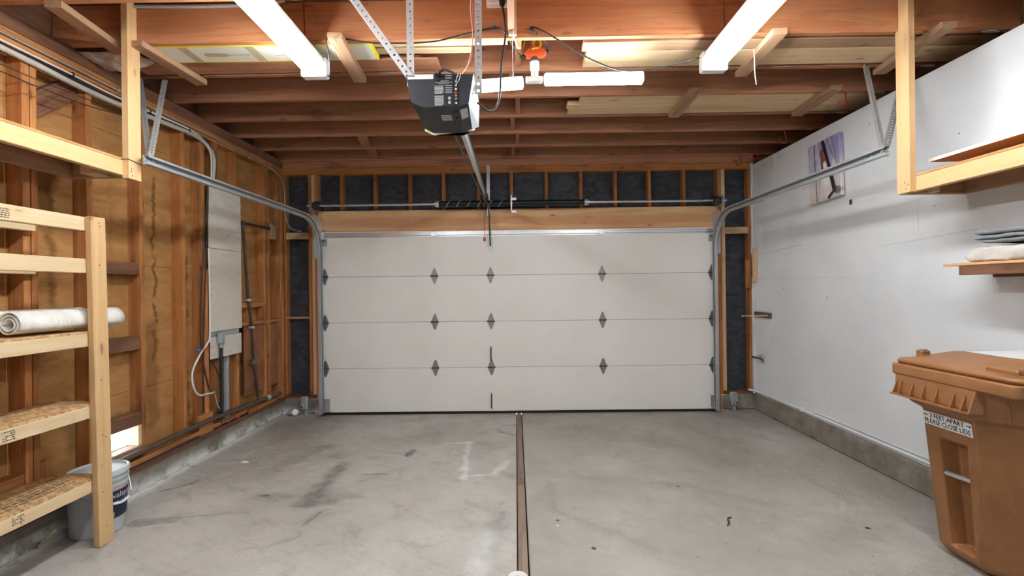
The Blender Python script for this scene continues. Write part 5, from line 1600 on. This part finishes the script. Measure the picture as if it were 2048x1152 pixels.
# lift bar in the pocket
z = .455; vv = (z - .05) / .72
p0, p1 = bil(U0 + .005, vv, .014), bil(U1 - .005, vv, .014)
tube('lift_bar', [p0 + Vector((.004, 0, -.004)), p1 + Vector((.004, 0, .004))], .0115, 'galv', ct, 12, False)
# sticker: face follows the leaning front panel
fr_ = (bil(1, .5) - bil(0, .5)).normalized(); fu = (bil(.5, 1) - bil(.5, 0)).normalized()
fn = fr_.cross(fu).normalized()
if fn.x > 0: fn = -fn
cen = bil(.475, (.724 - .05) / .72) + fn * .0015
st_w, st_h = .130, .034
stp = lambda a, b, o=0.0: cen + fr_ * a + fu * b + fn * o
stk = world_mesh('notice_sticker', [stp(-st_w, -st_h), stp(st_w, -st_h), stp(st_w - .004, st_h), stp(-st_w, st_h)], [(0, 1, 2, 3)], MATS['label_white'], ct)
def st_text(s, size, dy, wide, dx=0.0):
    vs_, fs_ = text_verts(s, size)
    xs_ = [a for a, b in vs_]
    k = wide / (max(xs_) - min(xs_)); mid = (max(xs_) + min(xs_)) / 2
    # two offset passes thicken the strokes
    for q, e in enumerate((-.0006, .0006)):
        world_mesh('notice_lettering', [stp((a - mid) * k + e + dx, b + dy, .0008 + q * .0002) for a, b in vs_], fs_, MATS['ink_black'], stk)
st_text('2 FEET APART', .036, .0165, .178)
st_text('PLEASE CLOSE LIDS', .036, -.0155, .236)
for s in (-1, 1):
    x = s * .112
    pts = [(x + s * .013, .0165), (x + s * .003, .0225), (x + s * .003, .0185), (x - s * .013, .0185), (x - s * .013, .0145), (x + s * .003, .0145), (x + s * .003, .0105)]
    world_mesh('notice_arrow', [stp(a, b, .0009) for a, b in pts], [tuple(range(7))], MATS['ink_black'], stk)
# wheels and axle at the wall side
tube('axle', [(2.585, 1.93, .125), (2.585, 2.50, .125)], .011, 'dark_steel', ct, 8, False)
for yy in (1.925, 2.463):
    lathe('wheel', [(.03, 0), (.10, .002), (.123, .010), (.123, .040), (.10, .048), (.03, .050)], (2.585, yy, .125), (0, 1, 0), 'black_rubber', ct, 24)

# ================================================================== litter on the floor
def scrap(name, x, y_, s, mat, label, cat, seed):
    rnd = random.Random(seed)
    n = 7
    vs = [(x + s * rnd.uniform(.6, 1.2) * math.cos(2 * math.pi * k / n), y_ + s * rnd.uniform(.4, 1.0) * math.sin(2 * math.pi * k / n), rnd.uniform(.001, .35 * s)) for k in range(n)] + [(x, y_, .45 * s)]
    vs += [(a, b, 0.0004) for a, b, c in vs[:n]]
    fs = [(k, (k + 1) % n, n) for k in range(n)] + [(k, (k + 1) % n, n + 1 + (k + 1) % n, n + 1 + k) for k in range(n)] + [tuple(range(n + 1, 2 * n + 1))]
    return tag(world_mesh(name, vs, fs, MATS[mat]), label, cat)
scrap('paper_scrap', .233, 2.715, .014, 'paper_white', 'torn white paper scrap right of the expansion strip', 'scrap', 1)
scrap('dry_leaf', .24, 2.78, .012, 'dry_leaf', 'small brown leaf bit next to the torn paper scrap', 'leaf', 2)
scrap('dry_leaf', .41, 2.478, .016, 'dry_leaf', 'curled brown leaf on the open floor near the viewer', 'leaf', 3)
scrap('orange_crumb', 1.078, 3.254, .010, 'orange_plastic', 'orange crumb on the floor left of the waste cart', 'crumb', 4)
scrap('dark_pebble', 1.135, 3.235, .011, 'twig_dark', 'dark pebble beside the orange crumb', 'pebble', 5)
scrap('paper_scrap', -2.265, 3.765, .030, 'paper_white', 'white paper flake near the left curb', 'scrap', 6)
tag(tube('twig', [(1.235, 2.70, .004), (1.26, 2.73, .006), (1.275, 2.78, .004), (1.30, 2.79, .004)], .0045, 'twig_dark', None, 6), 'dark twig on the floor between strip and waste cart', 'twig')
scrap('dark_pebble', 2.03, 2.66, .018, 'twig_dark', 'flat dark chip on the floor by the foot of the waste cart', 'chip', 8)
dh = thing('small_dish', 'small white rimmed dish with red inside on the expansion strip', 'dish', (-.005, 2.205, 0))
lathe('dish_wall', [(.034, .0005), (.040, .006), (.047, .020), (.049, .021), (.047, .0225), (.044, .020), (.036, .006), (.02, .004)], (-.005, 2.205, 0), (0, 0, 1), 'white_plastic', dh, 28)
lathe('red_residue', [(.034, .0062), (.03, .009), (.01, .010)], (-.005, 2.205, 0), (0, 0, 1), 'label_red', dh, 20)
